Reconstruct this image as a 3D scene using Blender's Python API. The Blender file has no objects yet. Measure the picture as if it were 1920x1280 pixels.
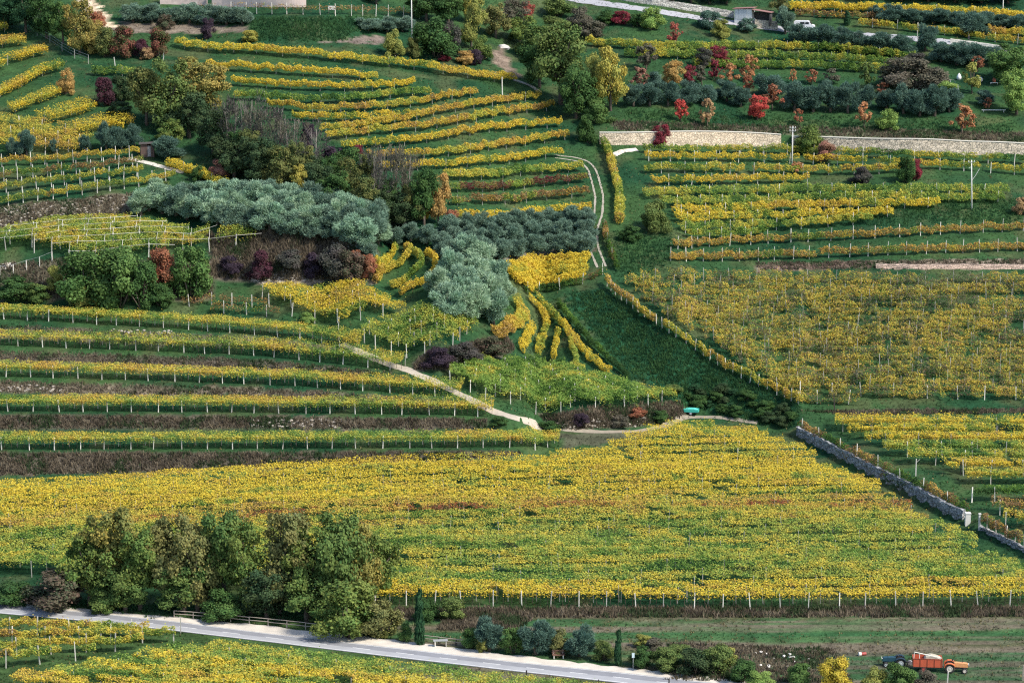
import bpy, math, random
import numpy as np

random.seed(7)
RNG = np.random.default_rng(11)
SC = bpy.context.scene
COL = SC.collection

# ------------------------------------------------------------------ camera
F = 4800.0                      # focal length in pixels of the 1920 px wide photograph
CAMZ = 100.0
PITCH = math.radians(11.4)
SP, CP = math.sin(PITCH), math.cos(PITCH)
cam = bpy.data.cameras.new('camera')
cam.sensor_width = 36.0
cam.lens = 36.0 * F / 1920.0
cam.clip_start = 1.0
cam.clip_end = 6000.0
camo = bpy.data.objects.new('camera', cam)
camo.location = (0, 0, CAMZ)
camo.rotation_euler = (math.pi / 2 - PITCH, 0, 0)
COL.objects.link(camo)
SC.camera = camo

# ------------------------------------------------------------------ light
SUN_AZ = math.radians(120)      # clockwise from +Y (the view direction): the sun stands right of the camera
SUN_EL = math.radians(45)
sund = (math.sin(SUN_AZ) * math.cos(SUN_EL), math.cos(SUN_AZ) * math.cos(SUN_EL), math.sin(SUN_EL))
w = bpy.data.worlds.new('World')
SC.world = w
w.use_nodes = True
nt = w.node_tree
bg = nt.nodes['Background']
sky = nt.nodes.new('ShaderNodeTexSky')
sky.sky_type = 'NISHITA'
sky.sun_disc = False
sky.sun_elevation = SUN_EL
sky.sun_rotation = SUN_AZ
sky.ozone_density = 1.6
sky.dust_density = 1.2
nt.links.new(sky.outputs[0], bg.inputs[0])
bg.inputs[1].default_value = 0.15
sun = bpy.data.lights.new('sun', 'SUN')
sun.energy = 3.8
sun.angle = math.radians(9.0)
sun.color = (1.0, 0.93, 0.81)
suno = bpy.data.objects.new('sun', sun)
from mathutils import Vector, Matrix
suno.rotation_euler = Vector(sund).to_track_quat('Z', 'Y').to_euler()
suno.location = (200, -100, 300)
COL.objects.link(suno)
SC.view_settings.view_transform = 'Standard'
SC.view_settings.look = 'None'
SC.view_settings.gamma = 1.0
SC.view_settings.exposure = 0.62
SC.render.engine = 'CYCLES'
SC.cycles.max_bounces = 5
SC.cycles.transparent_max_bounces = 4
SC.cycles.use_denoising = False
SC.cycles.filter_width = 1.2

# ------------------------------------------------------------------ maths helpers
def vnoise(x, y, seed=0):
    """smooth value noise 0..1"""
    x = np.asarray(x, float); y = np.asarray(y, float)
    xi = np.floor(x).astype(np.int64); yi = np.floor(y).astype(np.int64)
    fx = x - xi; fy = y - yi
    fx = fx * fx * (3 - 2 * fx); fy = fy * fy * (3 - 2 * fy)
    def h(a, b):
        n = (a * 374761393 + b * 668265263 + seed * 1442695041) & 0x7fffffff
        n = ((n ^ (n >> 13)) * 1274126177) & 0x7fffffff
        return ((n ^ (n >> 16)) & 0xffff) / 65535.0
    return (h(xi, yi) * (1 - fx) + h(xi + 1, yi) * fx) * (1 - fy) + (h(xi, yi + 1) * (1 - fx) + h(xi + 1, yi + 1) * fx) * fy

def fbm(x, y, seed=0, o=3):
    s = 0; a = .5; t = 0
    for k in range(o):
        s = s + a * vnoise(x * 2 ** k, y * 2 ** k, seed + k); t += a; a *= .5
    return s / t

def inpoly(u, v, poly):
    u = np.asarray(u, float); v = np.asarray(v, float)
    r = np.zeros(u.shape, bool)
    n = len(poly)
    for i in range(n):
        x1, y1 = poly[i]; x2, y2 = poly[(i + 1) % n]
        if y1 == y2: continue
        c = ((y1 > v) != (y2 > v)) & (u < (x2 - x1) * (v - y1) / (y2 - y1) + x1)
        r ^= c
    return r

def pl(pts):
    """polyline v(u) as interpolator with linear ends"""
    xs = [p[0] for p in pts]; ys = [p[1] for p in pts]
    def f(u):
        u = np.asarray(u, float)
        r = np.interp(u, xs, ys)
        k0 = (ys[1] - ys[0]) / (xs[1] - xs[0]); k1 = (ys[-1] - ys[-2]) / (xs[-1] - xs[-2])
        r = np.where(u < xs[0], ys[0] + k0 * (u - xs[0]), r)
        return np.where(u > xs[-1], ys[-1] + k1 * (u - xs[-1]), r)
    return f

# ------------------------------------------------------------------ terrain: slopes surveyed along sight lines, turned into a height field
US = np.arange(-320, 2241, 8.0)
VS = np.arange(1520, -181, -2.0)
def tang(v):
    b = (640 - v) / F
    return (SP - b * CP) / (CP + b * SP)
UU, VV = np.meshgrid(US, VS)
vl = np.array([-200, 60, 430, 470, 565, 600, 850, 880, 1120, 1150, 1600]);
sl = np.array([.26, .26, .27, .32, .34, .40, .40, .05, .05, 0, 0])
vr = np.array([-200, 60, 480, 520, 740, 770, 800, 815, 1120, 1150, 1600]);
sr = np.array([.24, .24, .24, .28, .28, .25, .20, .05, .05, 0, 0])
bl = np.clip((UU - 900) / 400, 0, 1); bl = bl * bl * (3 - 2 * bl)
S = np.interp(VV, vl, sl) * (1 - bl) + np.interp(VV, vr, sr) * bl
FOOT = [pl([(0, 846), (500, 844), (1050, 841)]), pl([(0, 774), (500, 777), (926, 783)]),
        pl([(0, 709), (500, 724), (868, 748)]), pl([(0, 651), (500, 671), (757, 700)]), pl([(0, 602), (500, 632), (681, 658)])]
pathside = pl([(560, 590), (650, 650), (745, 688), (860, 738), (985, 795), (1060, 850)])
leftofpath = VV > pathside(UU)
f0 = FOOT[0](UU)
m = leftofpath & (VV > f0) & (VV < f0 + 44) & (UU < 1000); S[m] = .60
m = leftofpath & (VV >= f0 + 44) & (VV < f0 + 60); S[m] = .05
for k in range(4):
    a = FOOT[k](UU); b = FOOT[k + 1](UU)
    fr = (a - VV) / np.maximum(a - b, 1)
    m = leftofpath & (fr >= 0) & (fr < .26); S[m] = .02
    m = leftofpath & (fr >= .26) & (fr < 1); S[m] = .80
a = FOOT[4](UU)
m = leftofpath & (VV <= a) & (VV > a - 16); S[m] = .02
m = leftofpath & (VV <= a - 16) & (VV > a - 50); S[m] = .55
WALLTOP = pl([(1125, 246), (1300, 249), (1480, 254), (1600, 262), (1700, 266), (1920, 271)])
WALLBOT = pl([(1125, 271), (1300, 274), (1480, 277), (1600, 283), (1700, 286), (1920, 293)])
STTOP = pl([(1490, 804), (1621, 866), (1705, 904), (1790, 954), (1815, 966), (1920, 1024)])
STBOT = pl([(1490, 816), (1560, 852), (1621, 885), (1705, 926), (1790, 972), (1815, 982), (1920, 1036)])
POLYS = [
    ([(390, 440), (560, 428), (700, 445), (705, 530), (480, 530), (400, 525)], .95),
    ([(-330, 400), (0, 386), (350, 352), (362, 372), (230, 402), (0, 430), (-330, 450)], .85),
    ([(-330, 505), (0, 500), (130, 480), (400, 490), (400, 565), (-330, 560)], .75),
    ([(775, 692), (800, 662), (950, 632), (965, 655), (940, 664), (830, 692)], 1.0),
    ([(1000, 780), (1060, 775), (1132, 769), (1280, 757), (1285, 778), (1250, 795), (1050, 806)], 1.3),
    ([(825, 704), (900, 690), (1000, 682), (1100, 706), (1200, 730), (1280, 750), (1280, 757), (1132, 769), (1060, 775), (1000, 780), (940, 768), (880, 740)], .16),
    ([(1085, 548), (1130, 542), (1330, 650), (1500, 762), (1500, 800), (1400, 790), (1300, 765)], .62),
    ([(480, 32), (700, 34), (640, 78), (470, 76)], .7),
]
for poly, s in POLYS:
    S[inpoly(UU, VV, poly)] = s
m = (UU >= 1120) & (VV > WALLTOP(UU)) & (VV < WALLBOT(UU)); S[m] = 7.0
m = (UU >= 1488) & (VV > STTOP(UU)) & (VV < STBOT(UU)); S[m] = 5.0
WALLM = S > 4
S2 = S.copy()
S2[WALLM] = .3
for _ in range(2):                                 # soften changes of slope a little
    S2[:, 1:-1] = (S2[:, :-2] + 2 * S2[:, 1:-1] + S2[:, 2:]) / 4
    S2[1:-1] = (S2[:-2] + 2 * S2[1:-1] + S2[2:]) / 4
S = np.where(WALLM, S, S2)
TT = tang(VS)
DD = np.zeros_like(S)
DD[0] = CAMZ / TT[0]
zz = np.zeros(len(US))
for i in range(1, len(VS)):
    s = S[i]
    DD[i] = (CAMZ - zz + s * DD[i - 1]) / (TT[i] + s)
    zz = CAMZ - DD[i] * TT[i]
for _ in range(3):                                 # even out across neighbouring sight lines
    DD[:, 1:-1] = (DD[:, :-2] + 2 * DD[:, 1:-1] + DD[:, 2:]) / 4

kx = np.exp(-.5 * (np.arange(-21, 22) / 8.0) ** 2); kx /= kx.sum()
pad = np.pad(DD, ((0, 0), (21, 21)), mode='edge')
DB = sum(kx[i] * pad[:, i:i + DD.shape[1]] for i in range(43))
wv = np.clip((450 - VS) / 90, 0, 1); wv = (wv * wv * (3 - 2 * wv))[:, None]
DD = DD * (1 - wv) + DB * wv                      # the upper slopes run on evenly from side to side

def Dlook(u, v):
    fu = np.clip((np.asarray(u, float) - US[0]) / 8.0, 0, len(US) - 1.001)
    fv = np.clip((VS[0] - np.asarray(v, float)) / 2.0, 0, len(VS) - 1.001)
    iu = fu.astype(int); iv = fv.astype(int); a = fu - iu; b = fv - iv
    return (DD[iv, iu] * (1 - a) + DD[iv, iu + 1] * a) * (1 - b) + (DD[iv + 1, iu] * (1 - a) + DD[iv + 1, iu + 1] * a) * b

def to_px(x, y, z):
    zc = y * CP - (z - CAMZ) * SP
    return 960 + F * x / zc, 640 - F * (y * SP + (z - CAMZ) * CP) / zc

# regular world grid
DX, DY = 1.2, .8
GX = np.arange(-175, 175.01, DX)
GY = np.arange(236, 700.01, DY)
XX, YY = np.meshgrid(GX, GY)
lo = np.full(XX.shape, -180.0); hi = np.full(XX.shape, 1520.0)   # D falls as v grows
for _ in range(18):
    mid = (lo + hi) / 2
    bq = (640 - mid) / F
    u = 960 + F * XX / YY * (CP + bq * SP)
    d = Dlook(u, mid)
    near = d < YY
    hi = np.where(near, mid, hi); lo = np.where(near, lo, mid)
mid = (lo + hi) / 2
ZZ = CAMZ - YY * tang(mid)
ZZ = np.where(YY > DD[-1].min() - 1, np.maximum(ZZ, ZZ), ZZ)
edge = DD[-1].min() - 2
iy = np.searchsorted(GY, edge) - 1
for i in range(iy + 1, len(GY)):
    ZZ[i] = ZZ[i - 1] + .22 * DY
ZZ += (fbm(XX * .35, YY * .35, 3) - .5) * .28 * np.clip((YY - 318) / 30, .15, 1)

def zt(x, y):
    fx = np.clip((np.asarray(x, float) - GX[0]) / DX, 0, len(GX) - 1.001)
    fy = np.clip((np.asarray(y, float) - GY[0]) / DY, 0, len(GY) - 1.001)
    ix = fx.astype(int); iy = fy.astype(int); a = fx - ix; b = fy - iy
    return (ZZ[iy, ix] * (1 - a) + ZZ[iy, ix + 1] * a) * (1 - b) + (ZZ[iy + 1, ix] * (1 - a) + ZZ[iy + 1, ix + 1] * a) * b

def P(u, v):
    """ground points seen at photograph pixels (u, v) -> (N,3)"""
    u = np.atleast_1d(np.asarray(u, float)); v = np.atleast_1d(np.asarray(v, float))
    d = Dlook(u, v)
    b = (640 - v) / F
    x = (u - 960) / F * d / (CP + b * SP)
    return np.stack([x, d, zt(x, d)], 1)

def P1(u, v):
    return P(u, v)[0]

def ppm(u, v):
    """pixels per metre at a ground pixel"""
    p = P1(u, v)
    return F / (p[1] * CP - (p[2] - CAMZ) * SP)

def drop(pts, h):
    """canopy pixels -> ground pixels below a canopy h metres up"""
    out = []
    for (u, v) in pts:
        vf = v
        for _ in range(3):
            vf = v + h * ppm(u, vf) * .98
        out.append((u, vf))
    return out

# ------------------------------------------------------------------ materials
def newmat(name):
    m = bpy.data.materials.new(name); m.use_nodes = True
    return m, m.node_tree, m.node_tree.nodes['Principled BSDF']

MATS = {}
def mat(name, rgb, rough=.7, var=.25, scale=6.0, metal=0.0, bump=0.0, bscale=30.0, objvar=0.0):
    if name in MATS: return MATS[name]
    m, t, b = newmat(name)
    tc = t.nodes.new('ShaderNodeTexCoord')
    n = t.nodes.new('ShaderNodeTexNoise'); n.inputs['Scale'].default_value = scale; n.inputs['Detail'].default_value = 5
    t.links.new(tc.outputs['Object'], n.inputs['Vector'])
    r = t.nodes.new('ShaderNodeMapRange'); r.inputs[3].default_value = 1 - var; r.inputs[4].default_value = 1 + var
    t.links.new(n.outputs[0], r.inputs[0])
    mx = t.nodes.new('ShaderNodeMix'); mx.data_type = 'RGBA'; mx.blend_type = 'MULTIPLY'; mx.inputs[0].default_value = 1
    mx.inputs[6].default_value = (*rgb, 1)
    if objvar:
        oi = t.nodes.new('ShaderNodeObjectInfo'); r2 = t.nodes.new('ShaderNodeMapRange'); r2.inputs[3].default_value = 1 - objvar; r2.inputs[4].default_value = 1 + objvar * .6
        t.links.new(oi.outputs['Random'], r2.inputs[0])
        mm = t.nodes.new('ShaderNodeMath'); mm.operation = 'MULTIPLY'; t.links.new(r.outputs[0], mm.inputs[0]); t.links.new(r2.outputs[0], mm.inputs[1]); t.links.new(mm.outputs[0], mx.inputs[7])
    else: t.links.new(r.outputs[0], mx.inputs[7])
    t.links.new(mx.outputs[2], b.inputs['Base Color'])
    b.inputs['Roughness'].default_value = rough
    b.inputs['Metallic'].default_value = metal
    if bump:
        n2 = t.nodes.new('ShaderNodeTexNoise'); n2.inputs['Scale'].default_value = bscale; n2.inputs['Detail'].default_value = 4
        t.links.new(tc.outputs['Object'], n2.inputs['Vector'])
        bm_ = t.nodes.new('ShaderNodeBump'); bm_.inputs['Strength'].default_value = bump; bm_.inputs['Distance'].default_value = .05
        t.links.new(n2.outputs[0], bm_.inputs['Height']); t.links.new(bm_.outputs[0], b.inputs['Normal'])
    MATS[name] = m
    return m

def leafshader(t, b, colsock, trans=.36):
    t.links.new(colsock, b.inputs['Base Color'])
    b.inputs['Roughness'].default_value = .8
    b.inputs['Specular IOR Level'].default_value = .10
    tr = t.nodes.new('ShaderNodeBsdfTranslucent'); t.links.new(colsock, tr.inputs[0])
    mx = t.nodes.new('ShaderNodeMixShader'); mx.inputs[0].default_value = trans
    out = t.nodes['Material Output']
    t.links.new(b.outputs[0], mx.inputs[1]); t.links.new(tr.outputs[0], mx.inputs[2]); t.links.new(mx.outputs[0], out.inputs[0])

def leaf_mat():
    """vine and grass leaves: each leaf carries its own colour"""
    if 'leaf' in MATS: return MATS['leaf']
    m, t, b = newmat('vine_leaf')
    a = t.nodes.new('ShaderNodeAttribute'); a.attribute_name = 'Col'
    leafshader(t, b, a.outputs['Color'])
    MATS['leaf'] = m
    return m

def crown_mat(c1, c2, trans=.25):
    """crown leaves: two leaf colours mixed leaf by leaf (Col.r), brightness of each leaf (Col.g)"""
    key = ('crown', c1, c2)
    if key in MATS: return MATS[key]
    m, t, b = newmat('crown_leaf')
    a = t.nodes.new('ShaderNodeAttribute'); a.attribute_name = 'Col'
    sp = t.nodes.new('ShaderNodeSeparateColor'); t.links.new(a.outputs['Color'], sp.inputs[0])
    mx = t.nodes.new('ShaderNodeMix'); mx.data_type = 'RGBA'
    mx.inputs[6].default_value = (*c1, 1); mx.inputs[7].default_value = (*c2, 1)
    t.links.new(sp.outputs[0], mx.inputs[0])
    mu = t.nodes.new('ShaderNodeMix'); mu.data_type = 'RGBA'; mu.blend_type = 'MULTIPLY'; mu.inputs[0].default_value = 1
    t.links.new(mx.outputs[2], mu.inputs[6]); t.links.new(sp.outputs[1], mu.inputs[7])
    leafshader(t, b, mu.outputs[2], trans)
    MATS[key] = m
    return m

BARK = lambda: mat('bark', (.11, .085, .065), .9, .4, 9, bump=.4)
PALEBARK = lambda: mat('pale_bark', (.19, .17, .15), .9, .35, 9, bump=.3)
CONC = lambda: mat('concrete_post', (.62, .59, .52), .8, .2, 12, objvar=.4)
WOODP = lambda: mat('weathered_wood', (.33, .28, .23), .85, .3, 10)

# ------------------------------------------------------------------ object helpers
def link(o, parent=None, loc=None):
    COL.objects.link(o)
    if parent is not None: o.parent = parent
    if loc is not None: o.location = loc
    return o

def tag(o, label=None, cat=None, group=None, kind=None):
    if label: o['label'] = label
    if cat: o['category'] = cat
    if group: o['group'] = group
    if kind: o['kind'] = kind
    return o

def empty(name, loc, rz=0.0):
    o = bpy.data.objects.new(name, None)
    o.empty_display_size = .3
    o.location = loc; o.rotation_euler = (0, 0, rz)
    COL.objects.link(o)
    return o

def meshobj(name, me, parent=None, loc=(0, 0, 0), m=None):
    o = bpy.data.objects.new(name, me)
    if m is not None and not me.materials: me.materials.append(m)
    return link(o, parent, loc)

def quadmesh(name, verts, cols=None, m=None, nper=4):
    """verts (N,nper,3) -> mesh of N faces"""
    N = len(verts)
    me = bpy.data.meshes.new(name)
    me.vertices.add(N * nper); me.vertices.foreach_set('co', np.ascontiguousarray(verts, np.float32).ravel())
    me.loops.add(N * nper); me.loops.foreach_set('vertex_index', np.arange(N * nper, dtype=np.int32))
    me.polygons.add(N); me.polygons.foreach_set('loop_start', np.arange(0, N * nper, nper, dtype=np.int32))
    me.update(calc_edges=True)
    if cols is not None:
        at = me.color_attributes.new('Col', 'FLOAT_COLOR', 'POINT')
        c = np.ones((N, nper, 4), np.float32); c[:, :, :3] = np.asarray(cols, np.float32)[:, None, :]
        at.data.foreach_set('color', c.ravel())
    if m: me.materials.append(m)
    return me

def pymesh(name, verts, faces, m=None, smooth=False):
    me = bpy.data.meshes.new(name)
    me.from_pydata([tuple(map(float, v)) for v in verts], [], faces)
    me.update()
    if m: me.materials.append(m)
    if smooth: me.polygons.foreach_set('use_smooth', [True] * len(me.polygons))
    return me

def leafquads(c, size, up=.6, elong=1.0, rng=RNG, nb=None):
    """leaf shaped quads around centres c (N,3)"""
    N = len(c)
    n = rng.normal(size=(N, 3)) * .8; n[:, 2] = np.abs(n[:, 2]) + up
    if nb is not None: n = rng.normal(size=(N, 3)) * .55 + nb; n[:, 2] += up
    n /= np.linalg.norm(n, axis=1)[:, None]
    r = rng.normal(size=(N, 3))
    a = np.cross(n, r); a /= np.linalg.norm(a, axis=1)[:, None]
    b = np.cross(n, a)
    s = (np.asarray(size) * rng.uniform(.65, 1.3, N))[:, None]
    k1 = rng.uniform(-.25, .25, (N, 1))
    q = np.stack([c + a * s * .5 * elong, c + b * s * .42 + a * s * k1, c - a * s * .5 * elong, c - b * s * .42 + a * s * k1], 1)
    q[:, 1] -= n * s * .12; q[:, 3] -= n * s * .12
    return q

def leaftris(c, size, up, rng):
    """three-cornered leaves"""
    N = len(c)
    n = rng.normal(size=(N, 3)) * .7; n[:, 2] = np.abs(n[:, 2]) + up
    n /= np.linalg.norm(n, axis=1)[:, None]
    a = np.cross(n, rng.normal(size=(N, 3))); a /= np.linalg.norm(a, axis=1)[:, None]
    b = np.cross(n, a)
    s = (np.asarray(size) * rng.uniform(.7, 1.3, N))[:, None]
    return np.stack([c + a * s * .62, c - a * s * .36 + b * s * .5, c - a * s * .36 - b * s * .5 - n * s * .1], 1)

def leafstrokes(c, d, size, elong, rng):
    """slender upswept leaves: long axis follows d"""
    N = len(c)
    a = d + rng.normal(size=(N, 3)) * .45; a[:, 2] += .35
    a /= np.linalg.norm(a, axis=1)[:, None]
    b = np.cross(a, rng.normal(size=(N, 3))); b /= np.linalg.norm(b, axis=1)[:, None]
    s = (size * rng.uniform(.6, 1.35, N))[:, None]
    return np.stack([c + a * s * elong * .6, c + b * s * .34, c - a * s * elong * .4, c - b * s * .34], 1)

class MB:
    """collects boxes, tubes and prisms into one mesh"""
    def __init__(s): s.v = []; s.f = []
    def add(s, v, f):
        o = len(s.v); s.v += [tuple(p) for p in v]; s.f += [tuple(i + o for i in q) for q in f]
    def box(s, x0, x1, y0, y1, z0, z1, taper=1.0):
        cx, cy = (x0 + x1) / 2, (y0 + y1) / 2
        def t(x, c): return c + (x - c) * taper
        v = [(x0, y0, z0), (x1, y0, z0), (x1, y1, z0), (x0, y1, z0), (t(x0, cx), t(y0, cy), z1), (t(x1, cx), t(y0, cy), z1), (t(x1, cx), t(y1, cy), z1), (t(x0, cx), t(y1, cy), z1)]
        s.add(v, [(3, 2, 1, 0), (4, 5, 6, 7), (0, 1, 5, 4), (1, 2, 6, 5), (2, 3, 7, 6), (3, 0, 4, 7)])
    def tube(s, pts, rad, n=6, cap=True):
        pts = [Vector(p) for p in pts]
        if not hasattr(rad, '__len__'): rad = [rad] * len(pts)
        v = []; f = []
        for i, p in enumerate(pts):
            d = (pts[min(i + 1, len(pts) - 1)] - pts[max(i - 1, 0)])
            if d.length < 1e-6: d = Vector((0, 0, 1))
            d.normalize()
            a = d.orthogonal().normalized() if abs(d.z) > .95 else d.cross(Vector((0, 0, 1))).normalized()
            if abs(d.z) > .95:
                a = Vector((1, 0, 0)) - d * d.x; a.normalize()
            b = d.cross(a)
            for k in range(n):
                t = 2 * math.pi * k / n
                v.append(p + (a * math.cos(t) + b * math.sin(t)) * rad[i])
        for i in range(len(pts) - 1):
            for k in range(n):
                f.append((i * n + k, i * n + (k + 1) % n, (i + 1) * n + (k + 1) % n, (i + 1) * n + k))
        if cap:
            f.append(tuple(range(n))[::-1]); f.append(tuple(range((len(pts) - 1) * n, len(pts) * n)))
        s.add(v, f)
    def lathe(s, c, axis, prof, n=16):
        """prof: (offset along axis, radius)"""
        ax = Vector(axis).normalized(); a = ax.orthogonal().normalized(); b = ax.cross(a); c = Vector(c)
        v = []; f = []
        for (t, r) in prof:
            for k in range(n):
                q = 2 * math.pi * k / n
                v.append(c + ax * t + (a * math.cos(q) + b * math.sin(q)) * r)
        for i in range(len(prof) - 1):
            for k in range(n):
                f.append((i * n + k, i * n + (k + 1) % n, (i + 1) * n + (k + 1) % n, (i + 1) * n + k))
        f.append(tuple(range(n))[::-1]); f.append(tuple(range((len(prof) - 1) * n, len(prof) * n)))
        s.add(v, f)
    def prism(s, outline, y0, y1):
        """outline in xz extruded along y"""
        n = len(outline)
        v = [(x, y0, z) for x, z in outline] + [(x, y1, z) for x, z in outline]
        f = [tuple(range(n)), tuple(range(2 * n - 1, n - 1, -1))] + [(i, i + n, (i + 1) % n + n, (i + 1) % n) for i in range(n)]
        s.add(v, f)
    def build(s, name, m, parent=None, loc=(0, 0, 0), smooth=False):
        return meshobj(name, pymesh(name, s.v, s.f, m, smooth), parent, loc)

ORD = ['first', 'second', 'third', 'fourth', 'fifth', 'sixth', 'seventh', 'eighth', 'ninth', 'tenth', 'eleventh', 'twelfth', 'thirteenth', 'fourteenth', 'fifteenth',
       'sixteenth', 'seventeenth', 'eighteenth', 'nineteenth', 'twentieth', 'twenty-first', 'twenty-second', 'twenty-third', 'twenty-fourth', 'twenty-fifth', 'twenty-sixth']

# ------------------------------------------------------------------ ground sheet
GR = (.012, .050, .022); GRL = (.036, .082, .027); GRD = (.012, .056, .026)
DRY = (.135, .112, .080); SCRUB = (.085, .073, .055); SOIL = (.155, .125, .098); SAND = (.50, .40, .28); GRAVEL = (.55, .49, .41)
ZONES = [  # painted in order; pixel outlines of the ground cover
    ([(-330, 1135), (740, 1140), (740, 1300), (-330, 1300)], (.045, .085, .028)),
    ([(740, 1143), (2240, 1143), (2240, 1300), (740, 1300)], (.075, .085, .040)),
    ([(960, 1166), (2240, 1160), (2240, 1200), (1500, 1206), (1100, 1200), (960, 1190)], (.050, .105, .038)),
    ([(-330, 848), (1000, 846), (900, 862), (400, 884), (-330, 896)], SCRUB),
    ([(-330, 780), (500, 779), (915, 787), (920, 806), (-330, 806)], SCRUB),
    ([(-330, 713), (500, 728), (850, 752), (860, 764), (500, 742), (-330, 735)], DRY),
    ([(-330, 655), (500, 676), (740, 700), (600, 700), (-330, 674)], SCRUB),
    ([(-330, 604), (500, 634), (660, 655), (500, 648), (-330, 625)], DRY),
    ([(390, 442), (560, 428), (700, 445), (705, 530), (480, 528), (400, 525)], (.10, .082, .068)),
    ([(430, 500), (480, 470), (600, 520), (600, 532), (480, 532)], (.20, .165, .13)),
    ([(-330, 410), (0, 386), (350, 352), (362, 372), (230, 402), (0, 430), (-330, 450)], (.14, .125, .09)),
    ([(-330, 505), (0, 505), (130, 485), (400, 495), (400, 565), (-330, 560)], (.08, .075, .05)),
    ([(775, 692), (800, 662), (950, 632), (965, 655), (940, 664), (830, 692)], (.10, .08, .07)),
    ([(1000, 780), (1060, 775), (1132, 769), (1280, 757), (1285, 778), (1250, 795), (1050, 806)], (.13, .105, .08)),
    ([(1058, 560), (1085, 548), (1130, 542), (1330, 650), (1500, 762), (1500, 800), (1400, 790), (1290, 757), (1190, 708)], GRD),
    ([(1040, 815), (1240, 810), (1150, 828), (1060, 842)], (.075, .08, .05)),
    ([(145, -5), (172, -5), (218, 54), (200, 60), (175, 50)], SAND),
    ([(915, 100), (940, 88), (975, 148), (940, 128)], (.20, .155, .12)),
    ([(230, 42), (470, 50), (465, 60), (240, 66), (215, 56)], (.17, .14, .11)),
    ([(1150, 228), (1920, 250), (1920, 272), (1480, 254), (1150, 246)], (.095, .10, .06)),
    ([(700, 68), (730, 66), (720, 82), (600, 80)], (.16, .13, .11)),
    ([(1640, 489), (1920, 487), (1920, 504), (1640, 502)], (.22, .18, .14)),
    ([(1420, 495), (1640, 489), (1640, 503), (1420, 508)], (.16, .11, .09)),
    ([(930, 474), (1115, 462), (1115, 472), (940, 488)], (.15, .13, .10)),
    ([(1480, 770), (1920, 768), (1920, 776), (1600, 778)], (.045, .09, .03)),
    ([(1430, 55), (1700, 100), (1480, 85)], GRD),
    ([(1250, 1215), (1560, 1222), (1920, 1216), (2240, 1300), (1250, 1300)], (.088, .090, .058)),
]
def zonecol(u, v, x, y):
    n = np.clip((fbm(x * .09, y * .09, 21) - .5) * 2.2 + .5, 0, 1)
    n2 = np.clip((fbm(x * .6, y * .6, 5) - .5) * 1.5 + .5, 0, 1)
    n3 = np.clip((fbm(x * .22, y * .22, 61) - .56) * 6, 0, 1)[:, None]
    c = np.array(GR)[None] * (1 - n[:, None]) + np.array(GRL)[None] * n[:, None]
    c = c * (1 - .55 * n3) + np.array((.085, .095, .042))[None] * .55 * n3      # drier patches
    uj = u + (vnoise(x * .8, y * .8, 31) - .5) * 14; vj = v + (vnoise(x * .8, y * .8, 32) - .5) * 8
    for poly, col in ZONES:
        m = inpoly(uj, vj, poly)
        c[m] = np.array(col)[None] * (.75 + .5 * n2[m])[:, None]
    m = (u > 740) & (v > 1145) & (v < 1290)              # old plough lines across the open field
    st = vnoise(x[m] * .025, y[m] * .75, 77) * .6 + vnoise(x[m] * .12, y[m] * 1.6, 78) * .4
    k = np.clip((st - .5) * 5, 0, 1)[:, None]
    c[m] = c[m] * (1 - k * .9) + np.array((.15, .125, .09))[None] * k * .9
    k = np.clip((.46 - st) * 7, 0, 1)[:, None]
    c[m] = c[m] * (1 - k * .85) + np.array((.030, .095, .034))[None] * k * .85
    return c * (.8 + .4 * n2)[:, None]

ext_x = np.concatenate([[-1500, -800, -400, -250], GX, [250, 400, 800, 1500]])
ext_y = np.concatenate([[-300, 0, 120, 200], GY, [760, 900, 1200, 2000]])
EX, EY = np.meshgrid(ext_x, ext_y)
EZ = zt(EX, EY) + np.maximum(EY - 700, 0) * .2 - np.maximum(200 - EY, 0) * 0
ny, nx = EX.shape
idx = np.arange(nx * ny).reshape(ny, nx)
quads = np.stack([idx[:-1, :-1], idx[:-1, 1:], idx[1:, 1:], idx[1:, :-1]], -1).reshape(-1, 4)
me = bpy.data.meshes.new('ground')
co = np.stack([EX, EY, EZ], -1).reshape(-1, 3)
me.vertices.add(len(co)); me.vertices.foreach_set('co', co.astype(np.float32).ravel())
me.loops.add(quads.size); me.loops.foreach_set('vertex_index', quads.astype(np.int32).ravel())
me.polygons.add(len(quads)); me.polygons.foreach_set('loop_start', np.arange(0, quads.size, 4, dtype=np.int32))
me.update(calc_edges=True)
me.polygons.foreach_set('use_smooth', np.ones(len(quads), bool))
gu, gv = to_px(co[:, 0], np.maximum(co[:, 1], 100), co[:, 2])
zc = zonecol(gu, gv, co[:, 0], co[:, 1])
at = me.color_attributes.new('Col', 'FLOAT_COLOR', 'POINT')
at.data.foreach_set('color', np.concatenate([zc, np.ones((len(zc), 1))], 1).astype(np.float32).ravel())
gm, t, b = newmat('ground_cover')
a = t.nodes.new('ShaderNodeAttribute'); a.attribute_name = 'Col'
tc = t.nodes.new('ShaderNodeTexCoord')
n1 = t.nodes.new('ShaderNodeTexNoise'); n1.inputs['Scale'].default_value = 1.6; n1.inputs['Detail'].default_value = 8; n1.inputs['Roughness'].default_value = .7
t.links.new(tc.outputs['Object'], n1.inputs['Vector'])
r = t.nodes.new('ShaderNodeMapRange'); r.inputs[1].default_value = .25; r.inputs[2].default_value = .75; r.inputs[3].default_value = .45; r.inputs[4].default_value = 1.55
t.links.new(n1.outputs[0], r.inputs[0])
mx = t.nodes.new('ShaderNodeMix'); mx.data_type = 'RGBA'; mx.blend_type = 'MULTIPLY'; mx.inputs[0].default_value = 1
t.links.new(a.outputs['Color'], mx.inputs[6]); t.links.new(r.outputs[0], mx.inputs[7])
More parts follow.
